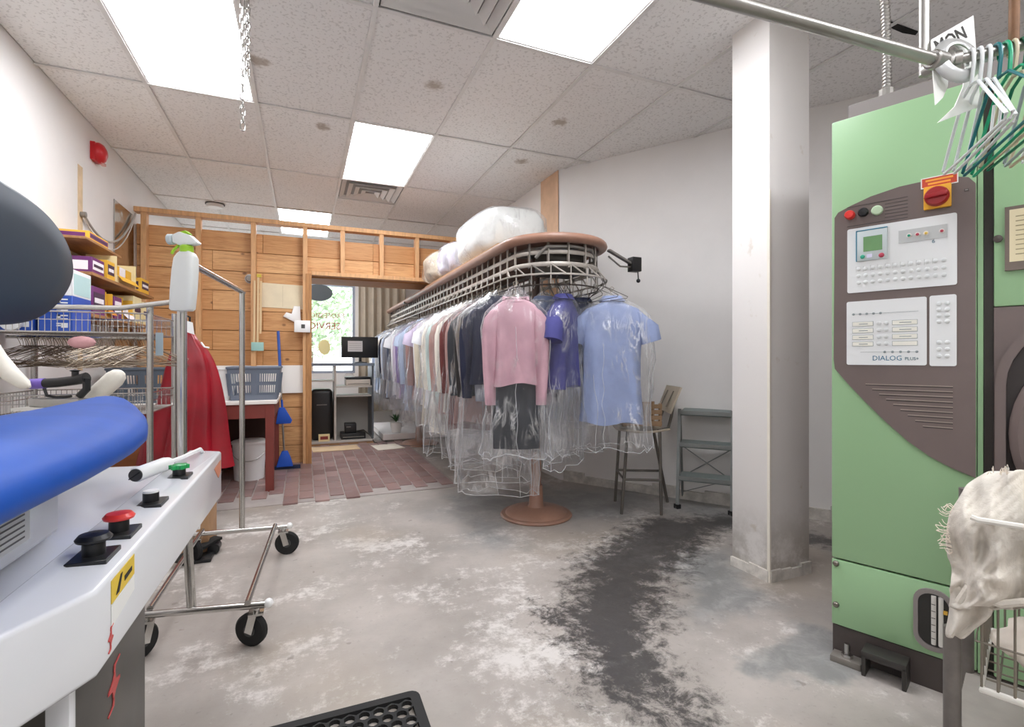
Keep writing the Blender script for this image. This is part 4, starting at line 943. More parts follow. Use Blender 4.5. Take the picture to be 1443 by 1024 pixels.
# ------------------------------------------------------------------ GARMENTS
def ell(cx, cz, a, b, n, fold=0, fk=5, ph=0, pw=.75):
    r = []
    for k in range(n):
        t_ = 2 * PI * k / n; c_, s_ = math.cos(t_), math.sin(t_)
        c_ = math.copysign(abs(c_) ** pw, c_); s_ = math.copysign(abs(s_) ** pw, s_)
        f = 1 + fold * math.sin(fk * t_ + ph)
        r.append((cx + a * c_ * (1 + fold * .08 * math.sin(3 * t_ + ph)), b * s_ * f, cz))
    return r
gcount = [0]
def garment(pos, yaw, mat, lb, wd=.42, ln=.75, bag=1.15, sleeve='long', kind='shirt', lower=None, dep=.055, group='garments in clear bags on the conveyor', name=None, N=24, collar=True):
    gcount[0] += 1; sd_ = gcount[0]; rnd = random.Random(sd_)
    cyw, syw = math.cos(yaw), math.sin(yaw); px, py, pz = pos
    def T(u, v, z): return (px + u * cyw - v * syw, py + u * syw + v * cyw, pz + z)
    o = thing(name or 'bagged_' + kind, lb, 'trousers' if kind == 'trousers' else kind, (px, py, pz), group)
    hm = MB(T); hm.tube([(.0, 0, -.01), (.014, 0, .006), (.0, 0, .018), (-.014, 0, .006), (-.003, 0, -.03), (0, 0, -.06), (-wd * .45, 0, -.145), (-wd * .44, 0, -.155), (wd * .44, 0, -.155), (wd * .45, 0, -.145), (0, 0, -.06)], .0022, 5)
    hm.build('hanger', WIRE, o)
    b = MB(T); h = wd / 2; rings = []
    ph = rnd.uniform(0, 6)
    if kind == 'trousers':
        for k in range(9):
            q = k / 8; rings.append(ell(0, -.12 - ln * q, h * (.8 - .1 * q), .03 + .015 * q, N, .10 + .15 * q, 4, ph))
        b.loft(rings, True, True)
    else:
        tb_ = [(-.055, .052, .042), (-.085, .068, .05), (-.10, h * .50, .052), (-.125, h * .82, .056), (-.155, h * .98, .058), (-.20, h, .060)]
        if not collar: tb_ = tb_[2:]
        if kind == 'sweater': tb_ = [(-.098, .072, .046), (-.10, .085, .05)] + tb_[2:]
        for z_, a_, d_ in tb_: rings.append(ell(0, z_, a_, d_ * dep / .055, N))
        for k in range(1, 9):
            q = k / 8; z_ = -.20 - (ln - .20) * q
            wv = h * (1 - .10 * math.sin(q * PI) + .04 * q)
            rings.append([(x_, y_, zz + (.012 * math.sin(x_ * 22 + ph) if k == 8 else 0)) for x_, y_, zz in ell(0, z_, wv, (.06 + .012 * q) * dep / .055, N, .10 + .22 * q, rnd.choice((4, 5, 6)) if k == 1 else 5, ph)])
        b.loft(rings, not collar, True)
        for sgn in (-1, 1):
            if sleeve == 'none': break
            sl = .46 if sleeve == 'long' else .20
            if sleeve == 'long': path = [(.80, -.145, .05), (.98, -.185, .062), (1.09, -.28, .060), (1.12, -.38, .055), (1.12, -.52, .048), (1.08, -.26 - sl, .038)]
            else: path = [(.80, -.145, .05), (.98, -.18, .072), (1.14, -.25, .076), (1.24, -.34, .074)]
            rr = []
            for i, (u, z_, r_) in enumerate(path):
                rr.append([(sgn * (u * h - (0 if i else .0)) + r_ * .85 * math.cos(2 * PI * k / 12) , r_ * .8 * math.sin(2 * PI * k / 12) * dep / .055 - .01 * (i > 1), z_ + (r_ * .35 * -sgn * math.cos(2 * PI * k / 12) if i < 2 else (r_ * .25 * sgn * math.cos(2 * PI * k / 12) if sleeve == 'short' else 0))) for k in range(12)])
            b.loft(rr, True, True)
    b.build(kind + '_cloth', mat, o, smooth=True, angle=70)
    if collar and kind in ('shirt', 'sweater'):
        c2 = MB(T)
        if kind == 'shirt':
            c2.loft([ell(0, -.050, .050, .040, 20), ell(0, -.046, .060, .048, 20), ell(0, -.078, .085, .062, 20), ell(0, -.080, .075, .055, 20)], False, False); c2.build('collar', mat, o, smooth=True)
        else:
            c2.tube([(x_, y_, z_ - (.018 if y_ < 0 else -.012)) for x_, y_, z_ in ell(0, -.094, .072, .048, 20)], .009, 8, closed=True); c2.build('neckband', mat, o, smooth=True)
    if lower:
        m2, l0, l1, w2 = lower; r2 = []
        for k in range(6): q = k / 5; r2.append(ell(0, -l0 - (l1 - l0) * q, w2 / 2 * (1 - .06 * q), .035, N, .25, 4, ph))
        MB(T).loft(r2).build('lower_piece', m2, o, smooth=True, angle=70)
    if bag:
        r3 = []
        tb_ = [(-.015, .022, .018), (-.05, .06, .045), (-.085, h * .62, .068), (-.125, h * .98, .078), (-.17, h + .045, .085)]
        for z_, a_, d_ in tb_: r3.append(ell(0, z_, a_, d_, N, .05, 7, ph))
        nb_ = 9
        for k in range(1, nb_ + 1):
            q = k / nb_; z_ = -.17 - (bag - .17) * q
            rg = ell(0, z_, h + .055 + .015 * math.sin(q * 7 + ph), .088 + .012 * math.sin(q * 9 + ph), N, .10 + .22 * q, 6, ph + q * 2)
            rg = [(x_ + rnd.uniform(-.012, .012) * (.4 + q), y_ + rnd.uniform(-.014, .014) * (.4 + q), zz + (rnd.uniform(-.02, .02) if k == nb_ else 0)) for x_, y_, zz in rg]
            r3.append(rg)
        pc_ = MB(T).loft(r3, False, False).build('plastic_cover', FILM, o, smooth=True, angle=180)
        if N >= 24:
            sm2 = MB(T)
            for kk in (0, N // 2): sm2.tube([rg[kk] for rg in r3[3:]], .0022, 5)
            sm2.tube(r3[-1], .0022, 5, closed=True)
            for kk in rnd.sample(range(N), 5): sm2.tube([r3[j][kk] for j in range(rnd.randint(4, 8), len(r3))], .0016, 4)  # random bright lines drawn as highlights on creases, not seams
            sm2.build('film_seam_glint', SEAM_GLINT, pc_, smooth=True)
    return o
def cloth(name, colr, var=.10): return M('cloth_' + name, colr, .85, var=var, vs=9, bump=.15, bs=14, bd=.012)
C = {k: cloth(k, v) for k, v in dict(pink='#cda4af', navy='#20253c', black='#2a2727', blueshirt='#96a4c9', violet='#4b4b8a', lilac='#9a86bf', ivory='#ece7db', white='#eceef2', paleblue='#bccbe2', rose='#b08c86', greyc='#8d8f99', slate='#5f6880', lavender='#cbbfd6', mint='#cfe0dc', cream='#e4dcc8', char='#3b3d42', maroon='#6d3634', steelblue='#7289b0', teal='#3d6b7a').items()}
ZH = 1.545
RZ = lambda x, y: math.atan2(y, x)
cy_ = -PSI                                         # yaw that squares a garment to the viewer
# near end, facing the room
garment((1.165, 2.72, 1.53), cy_ + .02, C['pink'], 'pink knitted long-sleeve sweater over dark trousers in a clear bag, facing the room', .275, .60, 1.02, 'long', 'sweater', lower=(C['char'], .58, .98, .29), N=36)
garment((1.83, 2.70, 1.53), cy_ - .05, C['blueshirt'], 'light blue short-sleeve shirt in a clear bag at the right end of the conveyor', .40, .86, 1.02, 'short', 'shirt', N=36)
garment((1.50, 2.74, 1.53), cy_ + 1.05, C['violet'], 'violet-blue shirt in a clear bag between the pink sweater and the light blue shirt', .30, .62, 1.10, 'short', 'shirt')
garment((1.70, 2.86, 1.53), cy_ + .75, C['navy'], 'navy top in a clear bag just behind the light blue shirt', .32, .50, 1.05, 'short', 'shirt')
garment((1.78, 3.02, 1.53), cy_ + .45, C['mint'], 'pale mint blouse in a clear bag partly behind the light blue shirt', .30, .40, .9, 'short', 'blouse')
garment((1.43, 2.88, 1.53), cy_ + .65, C['slate'], 'slate blue shirt in a clear bag just right of the conveyor post', .30, .66, 1.08, 'short', 'shirt')
# left side, from the near end to the far end
left = [('navy', 'jacket', .58, .62, 1.33, None), ('black', 'jacket', .55, .70, 1.28, None), ('char', 'jacket', .50, .68, 1.22, None), ('rose', 'coat', .45, .92, 1.22, None), ('maroon', 'dress', .5, 1.0, 1.2, None), ('ivory', 'shirt', .4, .72, 1.05, None),
        ('rose', 'jacket', .4, .75, 1.1, ('steelblue', 'maroon')), ('mint', 'shirt', .35, .70, 1.0, None), ('ivory', 'dress', .3, .95, 1.1, None), ('white', 'shirt', .3, .74, 1.05, None), ('cream', 'coat', .25, .9, 1.1, None), ('white', 'shirt', .2, .74, 1.0, None), ('lavender', 'blouse', .2, .7, 1.0, None),
        ('rose', 'blouse', .2, .72, 1.0, None), ('greyc', 'jacket', .15, .78, 1.05, None), ('paleblue', 'shirt', .15, .86, 1.1, None), ('paleblue', 'shirt', .1, .80, 1.1, None), ('lilac', 'blouse', .1, .7, 1.0, None), ('lavender', 'shirt', .1, .75, 1.0, None), ('white', 'shirt', .1, .78, 1.05, None),
        ('white', 'blouse', .1, .74, 1.05, None), ('slate', 'jacket', .1, .78, 1.05, None), ('greyc', 'shirt', .05, .78, 1.05, None), ('paleblue', 'shirt', .05, .8, 1.05, None), ('white', 'shirt', .05, .78, 1.0, None), ('navy', 'jacket', .05, .85, 1.1, None), ('ivory', 'shirt', .0, .78, 1.0, None), ('white', 'shirt', .0, .8, 1.05, None), ('paleblue', 'blouse', .0, .75, 1.0, None), ('white', 'shirt', 0, .8, 1.0, None), ('steelblue', 'shirt', 0, .8, 1.0, None), ('ivory', 'shirt', 0, .8, 1.0, None)]
cn = dict(navy='navy', black='black', char='charcoal', rose='dusty rose', maroon='maroon', ivory='ivory', mint='pale mint', white='white', cream='cream', lavender='pale lavender', greyc='grey', paleblue='pale blue', lilac='lilac', slate='slate blue', steelblue='steel blue')
yy = 3.02; prev = 'pink sweater'; used_lab = {}
for i, (ck, kd, an, ln, bg, two) in enumerate(left):
    nm = f'{cn[ck]} {kd}'
    lb = f'{nm} in a clear bag on the long side of the conveyor, just behind the {prev}'
    if i == 0: lb = 'navy jacket in a long clear bag on the conveyor, left of the pink sweater'
    if len(lb.split()) > 16: lb = f'{nm} in a clear bag on the conveyor, just behind the {prev}'
    if lb in used_lab: lb = f'{nm} in a clear bag far down the conveyor, just behind the {prev}'
    used_lab[lb] = 1
    x = KX - KR - .035
    low = None
    if i == 0: low = (C['greyc'], .60, .74, .34)
    if two: low = (C['steelblue'], .70, .86, .34)
    if ck == 'maroon': ln = .98
    if i > 4: ln += .14; bg = ln + .16
    garment((x, yy, ZH), -an, C[ck], lb, .40 + random.uniform(-.03, .03), ln, bg, random.choice(('long', 'long', 'short')) if i > 3 else 'long', kd, lower=low, dep=.032 if i > 1 else .045, N=24 if i < 10 else 16)
    prev = nm; yy += .125 + .004 * i * .5
for i, (ck, kd) in enumerate((('slate', 'shirt'), ('violet', 'shirt'), ('char', 'jacket'), ('lavender', 'blouse'), ('navy', 'jacket'))):
    garment((KX + KR + .03, 3.22 + i * .16, ZH), .1, C[ck], f'{ {"slate":"slate blue","violet":"violet","char":"charcoal","lavender":"pale lavender","navy":"navy"}[ck]} {kd} in a clear bag on the wall side of the conveyor', .36, .66, .95, 'short', kd, dep=.035, N=16)
# ------------------------------------------------------------------ WRAPPED BEDDING ON TOP
def bundle(x0, x1, y0, y1, z0, z1, mat, lb, seed, nm='wrapped_bedding', rough=.03, film=True):
    rnd = random.Random(seed); o = thing(nm, lb, 'bedding', ((x0 + x1) / 2, (y0 + y1) / 2, z0), 'plastic-wrapped bundles on the conveyor top')
    def blob(s, amp, N=36, Mr=14):
        rings = []
        ph = [rnd.uniform(0, 6) for _ in range(6)]
        for i in range(Mr + 1):
            t_ = PI * i / Mr; ct, st_ = -math.cos(t_), math.sin(t_)
            cz = math.copysign(abs(ct) ** .45, ct); rr = abs(st_) ** .45 if 0 < i < Mr else .02
            rg = []
            for k in range(N):
                a_ = 2 * PI * k / N; c_, s_ = math.cos(a_), math.sin(a_); c_ = math.copysign(abs(c_) ** .5, c_); s_ = math.copysign(abs(s_) ** .5, s_)
                w_ = amp * (math.sin(5 * a_ + ph[0] + cz * 2) + .7 * math.sin(9 * a_ + ph[1] - cz * 4) + .6 * math.sin(cz * 7 + ph[2] + 2 * a_)) * (.3 + rr * .5)
                zz = (z0 + z1) / 2 + (z1 - z0) / 2 * s * cz * (1 - .12 * (abs(c_ * rr)) ** 3) + (w_ * .6 if cz > 0 else 0)
                rg.append(((x0 + x1) / 2 + (x1 - x0) / 2 * s * c_ * rr + w_, (y0 + y1) / 2 + (y1 - y0) / 2 * s * s_ * rr + w_, max(zz, z0 + .001)))
            rings.append(rg)
        return MB().loft(rings)
    blob(.96, rough * .5).build('folded_bedding', mat, o, smooth=True, angle=180)
    if film: blob(1.0, rough * .8).build('plastic_wrap', FILM, o, smooth=True, angle=180)
bundle(1.22, 1.80, 3.40, 4.40, 1.879, 2.27, M('comforter_white', '#eef0ec', .8, bump=.4, bs=9, bd=.03), 'large white comforter wrapped in plastic on top of the conveyor', 3)
bundle(1.20, 1.62, 4.42, 4.86, 1.879, 2.19, M('blanket_lilac', '#d9d6e2', .8, var=.25, vs=6, bump=.4, bs=12, bd=.03), 'pale lilac blanket wrapped in plastic behind the white comforter', 5)
bundle(1.18, 1.58, 4.88, 5.42, 1.879, 2.20, M('blanket_floral', '#e0d3bf', .8, var=.3, vs=7, bump=.4, bs=10, bd=.03), 'patterned pastel blanket wrapped in plastic at the partition end of the conveyor', 8)
for k, (hx, hy_) in enumerate(((1.40, 2.64), (1.47, 2.615), (1.66, 2.63), (1.73, 2.66), (1.78, 2.70), (1.86, 2.86))):
    ho = hanger_mb(.36, .11, .002, 5).build('wire_hanger', DKW); ho.location = (hx, hy_, 1.572); ho.rotation_euler = (0, .05, -.9 + k * .3)
    tag(ho, 'bare dark wire hanger on the near curve of the conveyor', 'hanger', 'bare wire hangers on the conveyor curve')
# ------------------------------------------------------------------ DESK BEHIND THE DOORWAY
dk = thing('computer_desk', 'grey computer desk with shelves behind the doorway', 'desk', (.47, 6.85, 0))
DG = M('desk_top', '#7b8794', .5); DP = M('desk_panel', '#c2bdb6', .6); DE = M('desk_edge', '#565c63', .5)
X0, X1, Y0, Y1 = -.10, .845, 6.60, 7.10
MB().box(X0, X1, Y0, Y1, .995, 1.03).build('desk_top', DG, dk, bevel=.003, seg=1)
for x in (X0, .355, X1 - .03): MB().box(x, x + .022, Y0 + .03, Y1 - .02, .03, .995).build('side_panel', DE if x > .5 else DP, dk)
MB().box(.377, X1 - .03, Y0 + .02, Y1 - .05, .72, .74).build('shelf', DP, dk); MB().box(.377, X1 - .03, Y0 + .10, Y1 - .05, .60, .615).build('keyboard_tray', DP, dk)
MB().box(X0 + .022, .355, Y0 + .02, Y1 - .05, .80, .815).build('shelf', DP, dk)
MB().box(X0, X1, Y0, Y1 - .02, .03, .055).build('bottom_shelf', DP, dk); MB().box(X0 + .02, X1 - .03, Y1 - .03, Y1 - .02, .055, .60).build('back_panel', M('desk_back', '#a8a39c', .7), dk)
MB().box(X0, X1, Y0 + .01, Y0 + .03, 0, .03).build('plinth', KRAFT, dk)
mo_ = thing('monitor', 'black flat monitor with a white sheet on the desk', 'monitor', (.68, 6.82, 1.03))
MB().box(.45, .915, 6.80, 6.83, 1.10, 1.375).build('monitor_back', BLACK, mo_, bevel=.006); MB().box(.53, .715, 6.798, 6.80, 1.18, 1.32).build('sheet', M('sheet_white', '#e6e4e2', .7), mo_)
gl_ = MB()
for k in range(4): gl_.box(.545, .70, 6.797, 6.798, 1.205 + k * .027, 1.208 + k * .027)
gl_.build('sheet_rows', M('print_light', '#a9a7a6', .7), mo_)
MB().lathe([(.09, 0), (.09, .01), (.02, .02), (.015, .10)], (.69, 6.85, 1.03), 20).build('stand', BLACK, mo_)
prn = thing('printer', 'cream printer with a dark lid on the desk shelf', 'printer', (.60, 6.8, .74))
MB().box(.50, .80, 6.66, 6.95, .741, .82).build('printer_body', M('printer_cream', '#d8d0c4', .5), prn, bevel=.006); MB().box(.50, .80, 6.68, 6.95, .82, .85).build('printer_lid', BLACK, prn, bevel=.005)
MB().box(.52, .78, 6.657, 6.66, .76, .765).build('paper_slot', BLACK, prn)
MB().tube([(.55 + .06 * math.cos(k * PI / 10), 6.8, .85 + .05 * math.sin(k * PI / 10)) for k in range(11)], .005).build('cable_loop', WHITEP, prn)
kb_ = thing('black_console', 'low black console box on the bottom desk shelf', 'console', (.58, 6.8, .055)); MB().box(.44, .74, 6.66, 6.92, .056, .13).build('case', BLACK, kb_, bevel=.004); MB().box(.46, .72, 6.658, 6.66, .08, .09).build('slot_line', GREYM, kb_)
kb_ = thing('card_terminal', 'small black terminal standing on the low black console', 'terminal', (.56, 6.78, .13)); MB().box(.49, .63, 6.70, 6.88, .131, .25).build('case', BLACK, kb_, bevel=.008); MB().box(.505, .56, 6.698, 6.70, .205, .215).build('badge', GREYM, kb_)
kb_ = thing('black_tower', 'dark rounded computer tower in the left bay of the desk', 'computer', (.2, 6.85, .055)); MB().box(.08, .34, 6.70, 7.0, .056, .70).build('case', BLACK, kb_, bevel=.05, seg=4); MB().box(.15, .27, 6.697, 6.70, .50, .51).build('drive_slot', GREYM, kb_)
kb_ = thing('small_cream_box', 'small cream and red box beside the dark tower', 'box', (.24, 6.63, .055)); MB().box(.17, .30, 6.61, 6.68, .056, .14).build('box_body', CRE, kb_); MB().box(.19, .28, 6.608, 6.61, .08, .12).build('print', M('print_red', '#8b3a34', .6), kb_)
tag(MB().tube([(.62, 6.9, .12), (.72, 6.72, .16), (.80, 6.64, .09), (.84, 6.58, .01), (1.0, 6.3, .012), (1.2, 6.12, .012), (1.5, 6.0, .012)], .008).build('power_cable', M('cable_dark', '#45423f', .5), smooth=True), 'grey power cable running over the floor from the desk', 'cable')
for (a, b, c_, d_, lb) in (((.10, 6.10), (.62, 6.12), (.60, 6.42), (.08, 6.42), 'tan cardboard sheet on the bricks before the desk'), ((.80, 5.94), (1.12, 5.98), (1.06, 6.32), (.76, 6.30), 'pale square sheet on the floor by the conveyor')):
    tag(MB().prism([a, b, c_, d_], lambda u, v, d: (u, v, .016 + d), 0, .006).build('floor_sheet', M('sheet_tan' if a[0] < .5 else 'sheet_pale', '#d2b894' if a[0] < .5 else '#d8cfc0', .85, var=.08)), lb, 'cardboard')
wpf = thing('white_platform', 'low white platform under the far garments', 'platform', (1.2, 6.9, 0)); MB().box(.95, 2.0, 6.58, 7.9, .03, .10).build('platform_top', M('platform_white', '#e2dcd8', .6), wpf); MB().box(1.0, 1.95, 6.60, 7.85, 0, .03).build('platform_base', GREYM, wpf)
pp = thing('potted_plant', 'small green plant in a white pot under the far garments', 'plant', (1.14, 6.72, .10))
MB().lathe([(.06, 0), (.085, .14), (.08, .14), (.06, .12)], (1.14, 6.72, .101), 16).build('pot', WHITEP, pp, smooth=True)
lf = MB(); rnd = random.Random(4)
for k in range(40):
    a_ = rnd.uniform(0, 2 * PI); r = rnd.uniform(.03, .11); zt = rnd.uniform(.26, .38); b0_ = Vector((1.14, 6.72, .24)); tp = Vector((1.14 + r * math.cos(a_), 6.72 + r * math.sin(a_), zt)); sd2 = Vector((-math.sin(a_), math.cos(a_), 0)) * .012
    mid = (b0_ + tp) / 2 + Vector((0, 0, .02)); lf.add([b0_, mid + sd2, tp, mid - sd2], [(0, 1, 2, 3)])
lf.build('leaves', M('plant_green', '#3f6a3c', .6, var=.2), pp)
# ------------------------------------------------------------------ STOOL AND STEP LADDER
so = thing('counter_stool', 'metal counter stool with wooden seat and back by the slanted wall', 'stool', (2.40, 3.08, 0))
TUB = M('stool_tube', '#77726c', .4, .7)
PLY = M('seat_ply', '#bdb09c', .5, var=.1, vs=4)
scx, scy = 2.265, 2.985; ux = Vector((.62, -.785, 0)); uy = Vector((.785, .62, 0))      # width along the wall direction, back towards it
ux = Vector((_c, -_s, 0)); uy = Vector((_s, _c, 0))
def sl(u, v, z): q = Vector((scx, scy, 0)) + ux * u + uy * v; return (q.x, q.y, z)
for u, v, tu in ((-.12, -.13, -.17), (.10, -.15, .10), (-.12, .12, -.15), (.12, .10, .24)):
    MB().tube([sl(u, v, .585), sl(tu, v * 1.25, 0)], .011, 10).build('leg', TUB, so, smooth=True)
ring = [sl(u, v, .24) for u, v in ((-.15, -.155), (.10, -.178), (.19, .115), (-.14, .142))]
MB().tube(ring, .009, 8, closed=True).build('foot_ring', TUB, so, smooth=True)
st_ = MB(); rr = []
for k in range(9):
    q = k / 8; rr.append([sl(-.17 + .34 * j / 8, -.16 + .32 * q, .60 - .02 * math.sin(PI * j / 8) - .02 * math.sin(q * PI)) for j in range(9)])
st_.loft(rr, False, False, ring=False); o = st_.build('seat', PLY, so, smooth=True); o.modifiers.new('s', 'SOLIDIFY').thickness = .015
MB().tube([sl(.10, -.12, .575), sl(.20, -.02, .58), sl(.235, .02, .66), sl(.265, .03, .80)], .011, 10).build('back_upright', TUB, so, smooth=True); MB().tube([sl(.06, .15, .575), sl(.19, .17, .60), sl(.215, .17, .68), sl(.24, .17, .80)], .011, 10).build('back_upright', TUB, so, smooth=True)
bkp = MB(); bkp.add([sl(.17, -.14, .70), sl(.20, .24, .70), sl(.27, .24, .88), sl(.245, -.15, .885)], [(0, 1, 2, 3)])
o = bkp.build('backrest', PLY, so); o.modifiers.new('s', 'SOLIDIFY').thickness = .014
bkp = MB()
for v in (-.03, .10): bkp.bar(sl(.193 - .012, v, .735), sl(.248 - .012, v, .85), .016, .004, up=tuple(ux))
bkp.build('backrest_slot', M('slot_dark', '#6f665a', .6), so)
cr = thing('slatted_crate', 'small brown slatted wooden crate on the stool seat', 'crate', sl(-.02, 0, .60))
CRW = M('crate_wood', '#a98a6a', .65, var=.15, vs=7)
for k in range(4): MB().bar(sl(-.15, -.10 , .625 + k * .04), sl(.13, -.10, .625 + k * .04), .010, .030).build('slat', CRW, cr); MB().bar(sl(-.15, .10, .625 + k * .04), sl(.13, .10, .625 + k * .04), .010, .030).build('slat', CRW, cr)
for u in (-.14, .12):
    for v in (-.09, .09): MB().box(*[c for a, b in zip((sl(u, v, .605)), (sl(u, v, .605))) for c in (a - .008, b + .008)][:4], .602, .765).build('corner_post', CRW, cr)
MB().bar(sl(-.14, 0, .608), sl(.12, 0, .608), .19, .008).build('crate_floor', CRW, cr)
ld = thing('step_ladder', 'grey folding three-step ladder standing against the slanted wall', 'step ladder', (2.66, 2.80, 0))
FLf, FRf = Vector((2.50, 2.86, 0)), Vector((2.735, 2.585, 0)); lu = (FRf - FLf).normalized(); lv = Vector((-lu.y, lu.x, 0));  lv = lv if lv.y > 0 else -lv
LW = (FRf - FLf).length
def lp(u, v, z): q = FLf + lu * u + lv * v; return (q.x, q.y, z)
LG = M('ladder_grey', '#8f9290', .4, .5, var=.1); LD = M('ladder_tread', '#7f8885', .6, var=.12)
for u in (0, LW): 
    MB().bar(lp(u, 0, 0), lp(u, .12, .71), .022, .03, up=tuple(lv)).build('front_rail', LG, ld); MB().tube([lp(u, .27, 0), lp(u, .14, .66)], .009, 8).build('rear_leg', LG, ld, smooth=True)
    MB().box(lp(u, 0, 0)[0] - .016, lp(u, 0, 0)[0] + .016, lp(u, 0, 0)[1] - .02, lp(u, 0, 0)[1] + .02, 0, .03).build('rubber_foot', BLACK, ld)
for z_, v_, dd in ((.235, .04, .11), (.47, .08, .10), (.70, .12, .15)):
    tr_ = MB(); tr_.add([lp(.01, v_ - .035, z_), lp(LW - .01, v_ - .035, z_), lp(LW - .01, v_ + dd, z_ + .006), lp(.01, v_ + dd, z_ + .006), lp(.01, v_ - .035, z_ - .035), lp(LW - .01, v_ - .035, z_ - .035), lp(LW - .01, v_ + dd, z_ - .02), lp(.01, v_ + dd, z_ - .02)],
                        [(0, 1, 2, 3), (7, 6, 5, 4), (0, 4, 5, 1), (1, 5, 6, 2), (2, 6, 7, 3), (3, 7, 4, 0)]); tr_.build('tread', LD, ld, bevel=.004, seg=1)
    MB().bar(lp(.005, v_ - .038, z_ - .012), lp(LW - .005, v_ - .038, z_ - .012), .005, .026).build('tread_edge', LG, ld)
br = MB(); br.tube([lp(0, .235, .18), lp(LW, .19, .43)], .004, 6); br.tube([lp(LW, .235, .18), lp(0, .19, .43)], .004, 6); br.tube([lp(0, .25, .06), lp(LW, .22, .2)], .003, 6); br.build('cross_brace', LG, ld)
# ------------------------------------------------------------------ DRY-CLEANING MACHINE
M0 = Vector((1.79, 1.23, 0)); MW = Vector((.354, -.935, 0)).normalized(); MN = Vector((-.935, -.354, 0)).normalized()
def mf(a, z, d=0): q = M0 + MW * a + MN * d; return (q.x, q.y, z)          # along the face, up, out of the face
def mp(u, v, d): return mf(u, v, d)
mc = thing('dry_cleaning_machine', 'tall green and brown dry-cleaning machine with control panel and porthole door', 'cleaning machine', tuple(M0))
t = NT('machine_green'); p = t.pos()
t.b.inputs['Base Color'].default_value = lin('#97bb8f'); t.b.inputs['Roughness'].default_value = .32; t.bump(t.noise(p, 60, 2), .02, .002)
GRN = t.m
MBR = M('machine_brown', '#6f625e', .45, var=.05, vs=5); MDK = M('machine_dark', '#4a423f', .5); MGR = M('machine_grey', '#8b8481', .5)
def mbox(a0, a1, z0, z1, d0, d1, mat, nm, parent=mc, bevel=0):
    m = MB(); m.prism([(a0, z0), (a1, z0), (a1, z1), (a0, z1)], mp, d0, d1); return m.build(nm, mat, parent, bevel=bevel)
mbox(.008, .392, .11, 1.94, -1.0, -.022, MGR, 'carcass'); mbox(.43, 1.45, .11, 1.94, -1.0, -.022, MGR, 'carcass')
mbox(.03, 1.45, 1.94, 2.035, -.95, -.10, MGR, 'top_housing')
mbox(.0, .39, .355, 1.948, -.022, 0, GRN, 'upper_panel', bevel=.004); mbox(.0, .39, .112, .349, -.022, 0, GRN, 'lower_panel', bevel=.003)
mbox(.002, 1.45, .0, .108, -.98, -.006, MDK, 'plinth')
mbox(.392, .404, .108, 1.95, -.05, -.002, GRN, 'edge_strip'); mbox(.405, .426, .108, 1.95, -.05, -.03, MDK, 'gap_channel')
mbox(.428, 1.45, 1.24, 1.948, -.022, 0, GRN, 'door_side_panel', bevel=.004); mbox(.428, 1.45, .112, .34, -.022, 0, GRN, 'door_lower_panel', bevel=.004); mbox(.428, 1.45, .342, 1.238, -.022, -.004, MBR, 'door_surround')
# door frame with rounded corner and dark porthole
def frame_ring(out_, inn, d0, d1, nm, mat, par):
    m = MB(); n = len(out_)
    R = [[mf(u, v, d0) for u, v in out_], [mf(u, v, d1) for u, v in out_], [mf(u, v, d1) for u, v in inn], [mf(u, v, d0) for u, v in inn]]
    m.loft(R + [R[0]], False, False); return m.build(nm, mat, par, smooth=True)
dr = frame_ring(rrect(.432, 1.30, .345, 1.225, .22, 8), rrect(.455, 1.277, .368, 1.202, .20, 8), -.01, .03, 'door_frame', MBR, mc)
MB().prism(rrect(.455, 1.277, .368, 1.202, .20, 8), mp, -.004, .004).build('door_panel', M('door_dark', '#37302e', .35), mc)
cc_ = (.80, .86)
MB().lathe([(.33, 0), (.34, .02), (.32, .05), (.29, .055), (.27, .03), (.27, .0)], mf(cc_[0], cc_[1], .005), 48, MN).build('porthole_ring', MBR, mc, smooth=True)
MB().lathe([(.0, .03), (.15, .028), (.27, .01)], mf(cc_[0], cc_[1], .005), 40, MN).build('porthole_glass', M('porthole_glass', '#2b2624', .08), mc, smooth=True)
for k in range(5):
    mbox(.448, .462, .70 + k * .012, .707 + k * .012, .004, .012, WHITEP, 'hinge_tooth')
# framed card
mbox(.452, .70, 1.345, 1.535, 0, .012, M('card_frame', '#6e6259', .5), 'card_frame'); mbox(.462, .69, 1.37, 1.525, .012, .013, M('card_paper', '#d9cdaa', .7), 'card')
cp = MB()
for k in range(9): cp.prism([(.475, 1.39 + k * .014), (.56 + (k % 3) * .03, 1.39 + k * .014), (.56 + (k % 3) * .03, 1.393 + k * .014), (.475, 1.393 + k * .014)], mp, .013, .0135)
cp.build('card_print', M('print_brown', '#9a8f70', .7), mc)
MB().lathe([(.011, 0), (.011, .008), (0, .01)], mf(.437, 1.445, 0), 12, MN).build('door_bolt', M('bolt_dark', '#56504b', .4, .5), mc)
